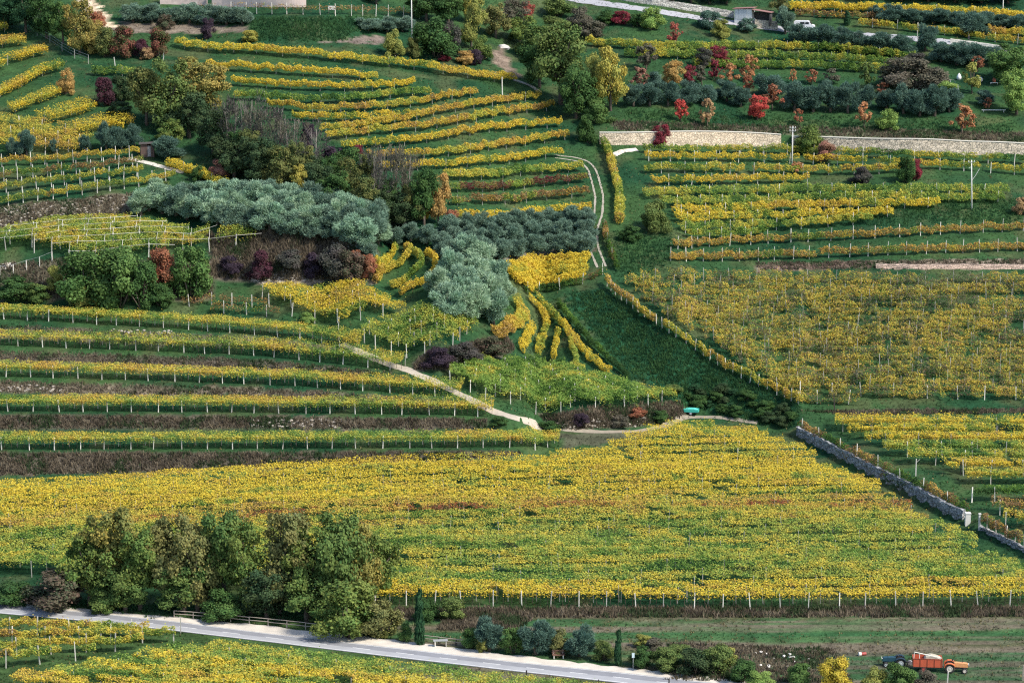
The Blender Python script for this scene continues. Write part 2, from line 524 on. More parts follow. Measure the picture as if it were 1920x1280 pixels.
t.links.new(mx.outputs[2], b.inputs['Base Color'])
b.inputs['Roughness'].default_value = .95; b.inputs['Specular IOR Level'].default_value = .1
bp = t.nodes.new('ShaderNodeBump'); bp.inputs['Strength'].default_value = .7; bp.inputs['Distance'].default_value = .3
t.links.new(n1.outputs[0], bp.inputs['Height']); t.links.new(bp.outputs[0], b.inputs['Normal'])
me.materials.append(gm)
ground = meshobj('ground', me)
tag(ground, 'terraced grassy hillside and valley floor under the vineyards', 'ground', kind='structure')

# ------------------------------------------------------------------ draped ribbons (road, tracks)
def resample(pts, step):
    pts = np.asarray(pts, float)
    d = np.r_[0, np.cumsum(np.linalg.norm(np.diff(pts, axis=0), axis=1))]
    n = max(2, int(d[-1] / step) + 1)
    s = np.linspace(0, d[-1], n)
    return np.stack([np.interp(s, d, pts[:, k]) for k in range(pts.shape[1])], 1)

def smoothpath(px, step=1.0, sm=4):
    """pixel polyline -> smoothed ground path (x, y) every step metres"""
    q = resample(np.array(px, float), 6.0)
    p = P(q[:, 0], q[:, 1])[:, :2]
    p = resample(p, step)
    for _ in range(sm):
        if len(p) > 4:
            p[1:-1] = (p[:-2] + 2 * p[1:-1] + p[2:]) / 4
    return p

def strip(name, upper, lower, lift, m, nacross=4, step=1.5, rough=0.0, lab=None, cat=None, kind='structure', parent=None):
    """sheet between two pixel lines, laid on the ground"""
    up = np.array(upper, float); lw = np.array(lower, float)
    n = 160
    def rs(a):
        d = np.r_[0, np.cumsum(np.hypot(*np.diff(a, axis=0).T))]
        s = np.linspace(0, d[-1], n); return np.stack([np.interp(s, d, a[:, 0]), np.interp(s, d, a[:, 1])], 1)
    up = rs(up); lw = rs(lw)
    A = P(up[:, 0], up[:, 1]); B = P(lw[:, 0], lw[:, 1])
    vs = []; fs = []
    for i in range(n):
        for k in range(nacross + 1):
            f = k / nacross
            p = A[i] * (1 - f) + B[i] * f
            if rough and k in (0, nacross):
                p = p + np.array([0, random.uniform(-rough, rough), 0])
            vs.append((p[0], p[1], float(zt(p[0], p[1])) + lift))
    w_ = nacross + 1
    for i in range(n - 1):
        for k in range(nacross):
            fs.append((i * w_ + k + 1, (i + 1) * w_ + k + 1, (i + 1) * w_ + k, i * w_ + k))
    o = meshobj(name, pymesh(name, vs, fs, m, True), parent)
    if lab: tag(o, lab, cat, kind=kind)
    return o

def ribbon(name, px, width, lift, m, lab=None, cat=None, off=0.0, rough=.15):
    p = smoothpath(px, .8)
    d = np.gradient(p, axis=0); d /= np.linalg.norm(d, axis=1)[:, None] + 1e-9
    nrm = np.stack([-d[:, 1], d[:, 0]], 1)
    vs = []; fs = []
    for i in range(len(p)):
        for k, f in enumerate((-.5, -.17, .17, .5)):
            q = p[i] + nrm[i] * (off + f * width * (1 + random.uniform(-rough, rough)))
            vs.append((q[0], q[1], float(zt(q[0], q[1])) + lift))
    for i in range(len(p) - 1):
        for k in range(3):
            fs.append((i * 4 + k, (i + 1) * 4 + k, (i + 1) * 4 + k + 1, i * 4 + k + 1))
    o = meshobj(name, pymesh(name, vs, fs, m, True))
    if lab: tag(o, lab, cat, kind='structure')
    return o

asph = mat('asphalt', (.23, .235, .255), .85, .30, .45)
asphl = mat('asphalt_worn', (.34, .345, .36), .85, .22, .5)
grav = mat('pale_gravel', (.58, .53, .46), .95, .35, .7, bump=.5, bscale=8)
paint = mat('road_paint', (.78, .78, .76), .7, .12, 5)
R_top = [(-300, 1106), (0, 1129), (200, 1145), (330, 1156), (500, 1173), (720, 1197), (980, 1230), (1150, 1249), (1330, 1268), (1500, 1290), (1900, 1340)]
R_as = [(-300, 1110), (0, 1133), (200, 1151), (330, 1165), (500, 1187), (720, 1212), (980, 1242), (1150, 1259), (1330, 1279), (1500, 1300), (1900, 1350)]
R_mid = [(-300, 1119), (0, 1142), (200, 1160), (330, 1174), (500, 1195), (720, 1221), (980, 1250), (1150, 1268), (1330, 1288), (1500, 1309), (1900, 1359)]
R_bot = [(-300, 1128), (0, 1150), (200, 1168), (330, 1183), (500, 1203), (720, 1230), (980, 1260), (1150, 1279), (1330, 1299), (1500, 1320), (1900, 1371)]
def shift(l, a): return [(u, v + a) for u, v in l]
def lerp(l1, l2, f): return [(a[0], a[1] * (1 - f) + b_[1] * f) for a, b_ in zip(l1, l2)]
strip('gravel_verge', R_top, shift(R_as, 3), .03, grav, rough=.35, lab='pale gravel verge along the upper side of the road', cat='verge')
road = strip('road', R_as, R_bot, .05, asph, lab='grey asphalt country road crossing the lower left', cat='road')
strip('worn_lane', lerp(R_as, R_bot, .50), lerp(R_as, R_bot, .90), .056, asphl, parent=road)
strip('edge_line', lerp(R_as, R_bot, .90), lerp(R_as, R_bot, .935), .061, paint, 1, parent=road)
strip('edge_line', lerp(R_as, R_bot, .05), lerp(R_as, R_bot, .08), .061, paint, 1, parent=road)
for k in range(26):                                   # dashed centre line
    f0 = .03 + k * .037
    def cut(f):
        us = [p[0] for p in R_as]; q = lerp(R_as, R_bot, .475); q2 = lerp(R_as, R_bot, .505)
        uu = np.linspace(-300 + 2200 * f0, -300 + 2200 * (f0 + .015), 8)
        return [(x, float(np.interp(x, us, [p[1] for p in f]))) for x in uu]
    up, lw = cut(lerp(R_as, R_bot, .475)), cut(lerp(R_as, R_bot, .505))
    A = P([p[0] for p in up], [p[1] for p in up]); B = P([p[0] for p in lw], [p[1] for p in lw])
    vs = [(p[0], p[1], p[2] + .062) for p in A] + [(p[0], p[1], p[2] + .062) for p in B]
    meshobj('centre_dash', pymesh('centre_dash', vs, [(i + 8, i + 9, i + 1, i) for i in range(7)], paint), road)

ribbon('farm_track', [(640, 645), (700, 671), (745, 688), (800, 708), (860, 738), (925, 770), (985, 791), (1010, 798)],
       1.3, .05, mat('track_gravel', (.40, .35, .28), .95, .3, 1.5, bump=.4), 'pale gravel farm track curving along the ends of the terraces', 'track')
ribbon('farm_track', [(1005, 797), (1040, 805), (1110, 810), (1190, 809), (1245, 800), (1290, 781), (1340, 781), (1420, 794)], .9, .05, mat('track_earth', (.25, .215, .165), .95, .35, 1.2, bump=.4), 'dull earth track below the brown bank, ending at the turquoise trailer', 'track')
tm = mat('rut_gravel', (.33, .30, .24), .95, .35, 1.5, bump=.4)
tr_px = [(1040, 293), (1075, 297), (1098, 303), (1110, 318), (1117, 340), (1124, 370), (1122, 400), (1112, 430), (1112, 462), (1128, 500)]
ribbon('wheel_rut', tr_px, .38, .05, tm, 'right-hand pale rut of the grassy tractor track', 'track', -.75, .3)
ribbon('wheel_rut', tr_px, .38, .05, tm, 'left-hand pale rut of the grassy tractor track', 'track', .75, .3)
ribbon('track_bend', [(1150, 292), (1158, 286), (1172, 282), (1195, 281)], 1.6, .05, mat('pale_dust', (.62, .56, .48), .95, .2, 2), 'pale dusty bend of track at the foot of the white wall', 'track')
ribbon('hut_path', [(240, 298), (262, 302), (290, 310), (320, 318), (345, 324)], 1.3, .05, mat('white_path', (.52, .48, .42), .9, .2, 2), 'white path slanting down from the little hut', 'path')
ribbon('upper_road', [(1040, -8), (1080, 0), (1150, 10), (1240, 23), (1310, 34), (1400, 47), (1500, 60), (1600, 66), (1700, 72), (1800, 81), (1900, 98), (1990, 108)], 3.4, .06, mat('lane_asphalt', (.34, .34, .36), .9, .15, 2), 'narrow pale lane climbing along the top of the slope', 'lane')
ribbon('track_spur', [(963, 150), (985, 157), (1003, 165), (1012, 174)], 1.1, .05, tm, 'short pale track at the end of the long upper vine row', 'track')
ribbon('field_path', [(-40, 502), (0, 500), (24, 497)], 1.6, .05, mat('white_path', (.7, .6, .5)), 'pale path end at the corner of the wire pergola', 'path')
#@@PART2
# ------------------------------------------------------------------ vines
Y = (.62, .52, .085); YB = (.71, .56, .07); GO = (.59, .41, .085); YG = (.41, .44, .085); LG = (.23, .35, .075); G = (.10, .20, .035); DG = (.045, .10, .03)
BR = (.25, .15, .07); RD = (.34, .10, .05); MA = (.16, .045, .05); TAN = (.40, .27, .12); GRY = (.20, .18, .12)
PAL = {
    'yellow': [(G, 1), (YG, 3), (YB, 5), (Y, 1), (GO, 2)],
    'gold': [(YG, 2), (Y, 5), (GO, 5), (TAN, 1)],
    'bright': [(YG, 2), (YB, 8), (GO, 1)],
    'yellowgreen': [(DG, .6), (G, 2), (LG, 3), (YG, 4), (Y, 3)],
    'green': [(DG, 1), (G, 3), (LG, 4), (YG, 3), (Y, 1)],
    'darkgreen': [(DG, 4), (G, 4), (LG, 1)],
    'orange': [(YG, 1), (Y, 2), (GO, 5), (RD, 2), (BR, 1)],
    'mixed': [(G, 2), (YG, 4), (Y, 4), (GO, 2), (BR, 1)],
    'sparse': [(DG, .6), (G, 1), (GRY, 3.5), (BR, 1.2), (YG, 2.6), (GO, 2.2), (Y, 3), (TAN, 2)],
    'brown': [(G, 1.5), (YG, 1.5), (TAN, 2.5), (BR, 3.5), (GO, 1)],
    'thin': [(G, 1), (YG, 2), (TAN, 3), (GO, 3.5), (BR, 1.5), (Y, 2)],
    'maroon': [(LG, 1.5), (YG, 1.5), (BR, 3), (MA, 3)],
    'browngreen': [(DG, 2), (G, 3), (BR, 3), (TAN, 1.5), (GO, .7)],
    'terrace': [(G, 1.2), (LG, 2), (YG, 4), (Y, 5), (GO, 2.5)],
    'fieldgreen': [(G, .7), (LG, 3), (YG, 5.5), (Y, 3.5)],
    'terracegold': [(LG, 1.5), (YG, 3), (Y, 5), (GO, 4)],
}
def leafcol(pal, x, y, rng, seed=0, mixn=.68):
    p = PAL[pal] if isinstance(pal, str) else pal
    cols = np.array([c for c, _ in p]); w_ = np.cumsum([k for _, k in p]); w_ = w_ / w_[-1]
    n = fbm(x * .16, y * .22, seed, 3) * .6 + fbm(x * .9, y * .9, seed + 3, 2) * .4
    n = np.clip((n - .5) * 2.8 + .5, 0, 1)
    r_ = np.clip(n * mixn + rng.uniform(0, 1, len(x)) * (1 - mixn) , 0, .999)
    r_ = np.clip((r_ - .5) * 1.25 + .5, 0, .999)
    i = np.searchsorted(w_, r_)
    return cols[i] * rng.uniform(.86, 1.12, (len(x), 1)) * rng.uniform(.96, 1.04, (len(x), 3))

LEAFK = 1.5
def foliage(path, w_, h0, h1, dens, size, pal, seed, style='hedge', gap=.25, tilt=0.0, droop=.12, raggedy=.45):
    """leaf centres and colours of one canopy along a ground path"""
    rng = np.random.default_rng(seed)
    d = np.r_[0, np.cumsum(np.linalg.norm(np.diff(path, axis=0), axis=1))]
    L = d[-1]
    N = max(20, int(L * dens * LEAFK))
    t = rng.uniform(0, L, N)
    x = np.interp(t, d, path[:, 0]); y = np.interp(t, d, path[:, 1])
    g = np.gradient(path, axis=0)
    tx = np.interp(t, d, g[:, 0]); ty = np.interp(t, d, g[:, 1]); ln = np.hypot(tx, ty) + 1e-9
    nx_, ny_ = -ty / ln, tx / ln
    sgn = np.where(ny_ < 0, -1.0, 1.0); nx_ *= sgn; ny_ *= sgn          # normal points away from the camera
    if style == 'hedge':
        th = rng.uniform(0, 2 * np.pi, N); rr = np.sqrt(rng.uniform(.2, 1, N))
        wob = .75 + .5 * vnoise(t * .5, t * 0 + seed, 9)
        o = np.cos(th) * rr * w_ / 2 * wob
        h = (h0 + h1) / 2 + np.sin(th) * rr * (h1 - h0) / 2
        h += (vnoise(t * .7, t * 0, seed) - .5) * raggedy + (vnoise(t * 1.9, t * 0, seed + 13) - .5) * .5 * np.where(np.sin(th) > 0, 1.0, .8)
        o += (vnoise(t * .9, t * 0, seed + 23) - .5) * .5
    else:
        o = rng.uniform(-.5, .5, N) * w_ * (.85 + .3 * vnoise(t * .35, t * 0, seed + 4))
        h = h1 - rng.uniform(0, 1, N) ** 1.6 * (h1 - h0) + tilt * o
        h += (vnoise(x * .5, y * .5, seed) - .5) * raggedy
        fr = rng.uniform(0, 1, N) < droop
        o = np.where(fr, -w_ / 2 + rng.normal(0, .14, N), o)
        h = np.where(fr, h1 + tilt * o - rng.uniform(0, 1, N) ** 1.8 * .75, h)
    gn = fbm(x * .45 + o * .3, y * .45 + o * .5, seed + 50, 2)
    keep = gn > gap
    shoot = rng.uniform(0, 1, N) < .025                               # stray shoots
    h = np.where(shoot, h + rng.uniform(.1, .6, N), h)
    x = x + nx_ * o; y = y + ny_ * o
    c = np.stack([x, y, zt(x, y) + h], 1)[keep]
    cols = leafcol(pal, c[:, 0], c[:, 1], rng, seed)
    return c, cols, L

POSTM = {}
def post_mesh(kind):
    if kind not in POSTM:
        b_ = MB()
        wd = {'concrete': .065, 'wood': .06, 'dark': .07, 'thin': .045}[kind]
        b_.box(-wd, wd, -wd, wd, 0, 1, .85)
        mt = {'concrete': CONC(), 'wood': WOODP(), 'dark': mat('dark_wood', (.05, .04, .035), .9), 'thin': mat('grey_stake', (.36, .35, .31), .8)}[kind]
        POSTM[kind] = pymesh('post', b_.v, b_.f, mt)
    return POSTM[kind]

def add_post(root, x, y, h, kind='concrete', lean=.045, name='post', tiltx=None):
    o = bpy.data.objects.new(name, post_mesh(kind))
    COL.objects.link(o); o.parent = root
    rl = root.location
    o.location = (x - rl.x, y - rl.y, float(zt(x, y)) - .05 - rl.z)
    o.scale = (1, 1, h + .05)
    o.rotation_euler = (random.gauss(0, lean), random.gauss(0, lean) if tiltx is None else tiltx, random.uniform(-.3, .3))
    return o

SEED = [100]
ROWS = 0
def vine_row(px, label, hc=1.3, w=.95, h0=.65, h1=1.95, dens=130, size=.30, pal='yellow', style='hedge', gap=.25, tilt=0.0, droop=.12,
             pe=5.0, ph=2.1, pk='concrete', poff=0.0, backposts=False, group=None, ground_px=False, stems=False, raggedy=.45, name='vine_row', pathpx=None):
    global ROWS
    SEED[0] += 1; sd = SEED[0]
    gp = px if ground_px else drop(px, hc)
    path = smoothpath(gp, .5)
    if len(path) < 4: return None
    mid = path[len(path) // 2]
    root = empty(name, (mid[0], mid[1], float(zt(mid[0], mid[1]))))
    tag(root, label, 'vine row', group)
    c, cols, L = foliage(path, w, h0, h1, dens, size, pal, sd, style, gap, tilt, droop, raggedy)
    rl = np.array(root.location)
    rng = np.random.default_rng(sd + 7)
    me_ = quadmesh('foliage', leaftris(c - rl, size * .70, .8 if style == 'hedge' else 1.1, rng), cols, leaf_mat(), 3)
    tag(meshobj('foliage', me_, root), kind='stuff')
    d = np.r_[0, np.cumsum(np.linalg.norm(np.diff(path, axis=0), axis=1))]
    g = np.gradient(path, axis=0)
    if pe:
        s = random.uniform(.2, pe * .9)
        while s < L - .1:
            q = s + random.uniform(-.25, .25) * pe * .3
            x, y = np.interp(q, d, path[:, 0]), np.interp(q, d, path[:, 1])
            tx, ty = np.interp(q, d, g[:, 0]), np.interp(q, d, g[:, 1]); ln = math.hypot(tx, ty) + 1e-9
            n_ = (-ty / ln, tx / ln)
            if n_[1] < 0: n_ = (-n_[0], -n_[1])
            add_post(root, x + n_[0] * poff, y + n_[1] * poff, ph * random.uniform(.95, 1.05), pk)
            if backposts:
                q2 = q + pe * .5
                if q2 < L:
                    x, y = np.interp(q2, d, path[:, 0]), np.interp(q2, d, path[:, 1])
                    add_post(root, x + n_[0] * w * .45, y + n_[1] * w * .45, ph, 'thin')
            s += pe
    if stems:
        b_ = MB(); s = .3
        while s < L:
            x, y = np.interp(s, d, path[:, 0]), np.interp(s, d, path[:, 1]); z = float(zt(x, y))
            k = random.uniform(-.1, .1)
            b_.tube([(x - rl[0], y - rl[1] + .2, z - rl[2] - .05), (x - rl[0] + k, y - rl[1] + .25, z - rl[2] + .8), (x - rl[0] - k, y - rl[1] + .1, z - rl[2] + h0 + .15)], .035, 4, False)
            s += random.uniform(.8, 1.2)
        tag(b_.build('vine_stems', BARK(), root), kind='stuff')
    ROWS += 1
    return root

# --- the five terraces on the left, pergola rows on white posts
TP = ['terrace', 'terrace', 'terracegold', 'terracegold', 'terracegold']
names = ['lowest of the five long terraced vine rows, above the big yellow field', 'second lowest of the five long terraced vine rows', 'middle one of the five long terraced vine rows',
         'second highest of the five long terraced vine rows, reddish bank behind', 'highest of the five long terraced vine rows, below the dark green shrubs']
FP = [[(-150, 847), (0, 846), (250, 845), (500, 844), (750, 843), (1050, 841)], [(-150, 773), (0, 774), (250, 775), (500, 777), (750, 780), (926, 783)],
      [(-150, 704), (0, 709), (250, 716), (500, 724), (700, 737), (868, 748)], [(-150, 645), (0, 651), (250, 660), (500, 671), (650, 686), (757, 700)],
      [(-150, 593), (0, 602), (250, 615), (500, 632), (600, 645), (681, 658)]]
for k in range(5):
    fp = [(u, v - 6) for u, v in FP[k]]
    vine_row(fp, names[k], w=2.5, h0=1.6, h1=2.15, dens=215, size=.27, pal=TP[4 - k] if k > 1 else 'terrace', style='slab', gap=.18, tilt=.16, droop=.22, pe=3.9, ph=1.95, poff=-1.05,
             backposts=True, group='long terraced vine rows', ground_px=True, stems=True, raggedy=.3)

# --- the big pergola field above the road
FIELD = [(-150, 900), (0, 897), (120, 890), (240, 880), (390, 874), (480, 868), (580, 870), (640, 858), (760, 852), (800, 856), (1000, 848), (1130, 832), (1190, 805), (1250, 788), (1330, 783),
         (1420, 793), (1480, 815), (1580, 868), (1672, 914), (1765, 968), (1852, 1018), (1940, 1062), (2060, 1115), (2060, 1125), (740, 1125), (420, 1085), (150, 1062), (-150, 1050)]
FC = {0: 'bright', 1: 'yellow', 2: 'fieldgreen', 3: 'yellowgreen', 4: 'fieldgreen', 5: 'fieldgreen', 6: 'yellowgreen', 7: 'fieldgreen', 8: 'fieldgreen', 9: 'fieldgreen', 10: 'mixed', 11: 'mixed', 12: 'orange', 13: 'gold', 14: 'yellow',
      15: 'bright', 16: 'yellow', 17: 'bright', 18: 'bright', 19: 'bright', 20: 'bright', 21: 'bright', 22: 'bright', 23: 'yellow', 24: 'yellow', 25: 'yellow'}
TOPF = pl([(-150, 924), (0, 920), (390, 899), (760, 878), (1000, 873), (1200, 866), (1500, 862), (1900, 860)])
yr = P1(1200, 1140)[1] + 1.4
k = 0
while k < 26 and yr < 416:
    vv = 1140.0
    for _ in range(30):
        vv -= (yr - Dlook(1200, vv)) * 3.0
    vv = float(vv)
    us = np.arange(-150, 2061, 10.0)
    fr = (1140 - vv) / (1140 - 866.0)
    gvs = 1140 + (TOPF(us) - 1140) * fr if fr <= 1 else TOPF(us) - (866 - vv)
    cv = gvs - 2.1 * 12.6
    ins = inpoly(us, cv, FIELD)
    if ins.any():
        i0, i1 = np.where(ins)[0][[0, -1]]
        if i1 - i0 > 4:
            seg = [(us[i], gvs[i] + 3 * math.sin(i * .05 + k)) for i in range(i0, i1 + 1, 3)]
            vine_row(seg, ('front' if k == 0 else ORD[k]) + ' pergola vine row from the front of the big yellow field above the road', w=2.2, h0=1.9, h1=2.2, dens=118 if k < 8 else 104, size=.28, pal=FC.get(k, 'yellow'),
                     style='slab', gap=.22, tilt=.10, droop=.26 if k == 0 else .10, pe=3.75 if k == 0 else 8.0, ph=2.25 if k == 0 else 2.2, poff=-1.3, pk='concrete' if k == 0 else 'thin', backposts=(k == 0),
                     group='rows of the big yellow pergola field', ground_px=True, stems=(k < 2), raggedy=.3)
    yr += 3.05
    k += 1

# --- central hillside rows, top to bottom
CEN = [
    ([(329, 76), (370, 84), (480, 89), (581, 98), (688, 109), (782, 120), (883, 135), (967, 146)], 'yellow', 2.0),
    ([(386, 120), (480, 124), (581, 131), (708, 141)], 'bright', 1.2),
    ([(433, 149), (480, 151), (581, 159), (682, 160), (779, 152)], 'bright', 1.0),
    ([(440, 175), (480, 176), (581, 184), (682, 181), (742, 172), (806, 168)], 'green', 1.2),
    ([(500, 190), (524, 193), (581, 201), (682, 198), (782, 188), (850, 176), (893, 169)], 'gold', 1.0),
    ([(547, 215), (648, 217), (735, 214), (770, 209)], 'yellow', 1.0),
    ([(600, 238), (682, 231), (782, 216), (816, 205), (917, 189), (960, 182), (1014, 176)], 'gold', .9),
    ([(610, 252), (675, 245), (782, 235), (860, 222), (960, 205), (1040, 195)], 'gold', 1.0),
    ([(640, 270), (700, 266), (782, 259), (900, 239), (980, 232), (1054, 227)], 'yellow', 1.0),
    ([(688, 287), (799, 286), (883, 275), (960, 265), (1067, 249)], 'gold', 1.0),
    ([(695, 310), (816, 306), (900, 300), (980, 292), (1054, 282)], 'yellow', 1.0),
    ([(833, 327), (900, 325), (960, 319), (1094, 309)], 'yellowgreen', 1.5),
    ([(846, 349), (960, 344), (1030, 337), (1101, 329)], 'maroon', 1.0),
    ([(846, 372), (960, 370), (1030, 363), (1104, 356)], 'brown', 1.0),
    ([(856, 403), (960, 400), (1040, 392), (1108, 383)], 'bright', 1.1),
]
for k, (px, pal, wd) in enumerate(CEN):
    col = {'maroon': 'maroon and brown', 'brown': 'brownish', 'yellowgreen': 'yellow-green', 'green': 'greenish'}.get(pal, 'yellow')
    vine_row(px, f'{col} vine row, {ORD[k]} from the top of the central hillside', hc=1.35, w=wd * 1.15, h0=.85, h1=2.0, dens=150 * (1 + .25 * (wd - 1)), size=.31, pal=pal, pe=5.5, ph=2.0, pk='thin',
             group='vine rows on the central hillside', gap=.2)

# --- rows of the right-hand upper block
UPR = [
    ([(1205, 275), (1420, 276), (1655, 285), (1790, 290), (1920, 297), (1990, 300)], 'yellowgreen', .8, .33),
    ([(1208, 290), (1420, 292), (1655, 300), (1760, 305), (1920, 316), (1990, 320)], 'yellow', .9, .28),
    ([(1208, 312), (1330, 312), (1460, 315), (1600, 315), (1690, 312)], 'mixed', 1.2, .22),
    ([(1222, 335), (1400, 333), (1517, 331)], 'yellow', 1.1, .2),
    ([(1208, 358), (1400, 354), (1600, 352), (1760, 352), (1890, 353)], 'yellowgreen', 2.3, .12),
    ([(1240, 376), (1400, 372), (1600, 366), (1880, 366)], 'yellowgreen', 2.2, .16),
    ([(1262, 392), (1420, 386), (1600, 380), (1762, 377)], 'yellow', 2.2, .18),
    ([(1270, 406), (1420, 402), (1560, 398), (1675, 394)], 'yellow', 2.0, .2),
    ([(1272, 424), (1400, 420), (1520, 414), (1635, 405)], 'yellowgreen', 1.8, .22),
    ([(1290, 437), (1380, 434), (1440, 430)], 'green', 1.0, .3),
]
for k, (px, pal, wd, gp) in enumerate(UPR):
    vine_row(px, f'vine row, {ORD[k]} below the white retaining wall on the right', hc=1.4, w=wd * 1.1, h0=.85, h1=2.0, dens=130 * (1 + .3 * (wd - 1)), size=.31, pal=pal, pe=5.0, ph=2.3,
             group='vine rows below the white retaining wall', gap=gp)
vine_row([(1262, 456), (1340, 450), (1420, 446), (1600, 437), (1760, 429), (1920, 421), (1990, 417)], 'upper of two thin vine rows with tall white posts on the right', hc=1.2, w=.9, h0=.6, h1=1.8, dens=140, size=.3, pal='thin', gap=.24,
         pe=4.2, ph=2.5, group='two thin rows on tall white posts')
vine_row([(1255, 476), (1340, 479), (1420, 477), (1550, 471), (1671, 467), (1800, 462), (1920, 459), (1990, 457)], 'lower of two thin vine rows with tall white posts on the right', hc=1.2, w=1.0, h0=.6, h1=1.8, dens=150, size=.3, pal='thin', gap=.2,
         pe=3.6, ph=2.5, group='two thin rows on tall white posts')

# --- wide sparse vineyard on the right
BIG = [(1160, 516), (1300, 506), (1640, 503), (2030, 503), (2030, 740), (1560, 744), (1490, 744), (1340, 640), (1220, 568)]
nr = 20
for k in range(nr):
    v0 = 515 + (741 - 515) * (k / (nr - 1)) ** 1.0
    us = np.arange(1150, 2031, 10.0)
    vv = v0 + 3 * np.sin(us * .008 + k) + (us - 1500) * .004
    ins = inpoly(us, vv, BIG)
    if not ins.any(): continue
    i0, i1 = np.where(ins)[0][[0, -1]]
    if i1 - i0 < 4: continue
    px = [(us[i], vv[i]) for i in range(i0, i1 + 1, 4)]
    vine_row(px, f'sparse vine row, {ORD[k]} from the top of the wide brownish-yellow vineyard', hc=1.35, w=1.5, h0=.4, h1=2.0, dens=128, size=.27, pal='sparse', gap=.34, pe=5.2, ph=2.3, pk='thin' if k < nr - 2 else 'concrete',
             group='sparse rows of the wide brownish-yellow vineyard', raggedy=.7)
vine_row([(1135, 520), (1160, 545), (1200, 575), (1250, 608), (1300, 640), (1340, 668), (1390, 695), (1440, 718), (1505, 745)], 'slanting yellow vine row on close-set posts along the top of the grass bank', hc=1.3, w=.8, h0=.8, h1=1.9, dens=130, size=.28,
         pal='gold', gap=.28, pe=1.7, ph=2.0, group=None)

# --- upper right rows
for k, (px, pal) in enumerate([([(1098, 75), (1160, 80), (1245, 85), (1340, 84), (1460, 83), (1598, 90), (1716, 105)], 'yellowgreen'), ([(1170, 97), (1239, 99), (1350, 101), (1460, 102), (1600, 108), (1705, 118)], 'yellowgreen'),
                               ([(1300, 116), (1373, 118), (1500, 120), (1600, 123), (1689, 128)], 'green')]):
    vine_row(px, f'{["top", "middle", "bottom"][k]} yellow-green hedge-like vine row above the red and orange trees', hc=1.35, w=1.7, h0=.5, h1=2.1, dens=210, size=.33, pal=pal, gap=.12, pe=7, ph=2.2, pk='thin',
             group='yellow-green rows above the red and orange trees')
vine_row([(1478, 10), (1560, 11), (1700, 15), (1800, 19), (1920, 27), (1990, 31)], 'upper bright yellow vine row near the top right corner', hc=1.4, w=3.0, h0=.5, h1=2.1, dens=260, size=.36, pal='bright', gap=.1, pe=8, ph=2.3, group='bright yellow rows near the top right corner')
vine_row([(1490, 21), (1600, 26), (1660, 30)], 'short dull vine row under the bright yellow one near the top right', hc=1.3, w=1.2, h0=.5, h1=1.8, dens=140, size=.33, pal='brown', gap=.2, pe=6, ph=2.0, pk='thin')
vine_row([(1610, 40), (1680, 46), (1740, 53), (1800, 60), (1860, 68), (1920, 74), (1990, 80)], 'long thin vine row along the lane near the top right', hc=1.3, w=1.2, h0=.5, h1=1.9, dens=150, size=.33, pal='mixed', gap=.25, pe=5.5, ph=2.3)
vine_row([(1852, 54), (1920, 60), (1990, 66)], 'short orange-yellow vine row at the right edge below the olives', hc=1.3, w=2.4, h0=.5, h1=2.0, dens=220, size=.33, pal='gold', gap=.12, pe=6, ph=2.2, pk='thin')

# --- vines right of the grey stone wall
for k, (px, pal, wd) in enumerate([([(1565, 784), (1700, 785), (1920, 786), (2000, 787)], 'yellow', 2.3), ([(1590, 799), (1700, 800), (1920, 802), (2000, 803)], 'yellow', 2.3), ([(1620, 815), (1750, 816), (1920, 817), (2000, 818)], 'yellow', 2.3),
                                   ([(1655, 831), (1800, 832), (1920, 833), (2000, 834)], 'yellowgreen', 2.3), ([(1700, 847), (1800, 848), (1920, 849), (2000, 850)], 'yellowgreen', 2.2), ([(1768, 866), (1850, 865), (1920, 866), (2000, 867)], 'yellow', 2.2),
                                   ([(1808, 884), (1920, 884), (2000, 884)], 'mixed', 2.0), ([(1826, 917), (1920, 917), (2000, 917)], 'darkgreen', 1.6), ([(1858, 940), (1920, 944), (2000, 950)], 'brown', 2.2), ([(1880, 962), (1920, 967), (2000, 976)], 'orange', 2.2)]):
    vine_row(px, f'pergola vine row, {ORD[k]} from the top, behind the grey stone wall', hc=1.8, w=wd, h0=1.2, h1=2.2, dens=190, size=.29, pal=pal, style='slab', gap=.33, tilt=.08, droop=.25, pe=5, ph=2.4, poff=-.9, pk='concrete' if k > 2 else 'thin',
             group='pergola rows behind the grey stone wall')
vine_row([(1498, 795), (1560, 826), (1650, 869), (1740, 912), (1812, 950)], 'brownish vine hedge running along the top of the grey stone wall', hc=.9, w=1.3, h0=.2, h1=1.5, dens=190, size=.26, pal='browngreen', gap=.12, pe=6, ph=2.2)
vine_row([(1838, 968), (1880, 990), (1920, 1010), (2000, 1050)], 'orange-brown vine row behind posts at the right edge below the stone wall', hc=1.5, w=.9, h0=.9, h1=1.9, dens=150, size=.26, pal='brown', gap=.2, pe=2.2, ph=2.1)

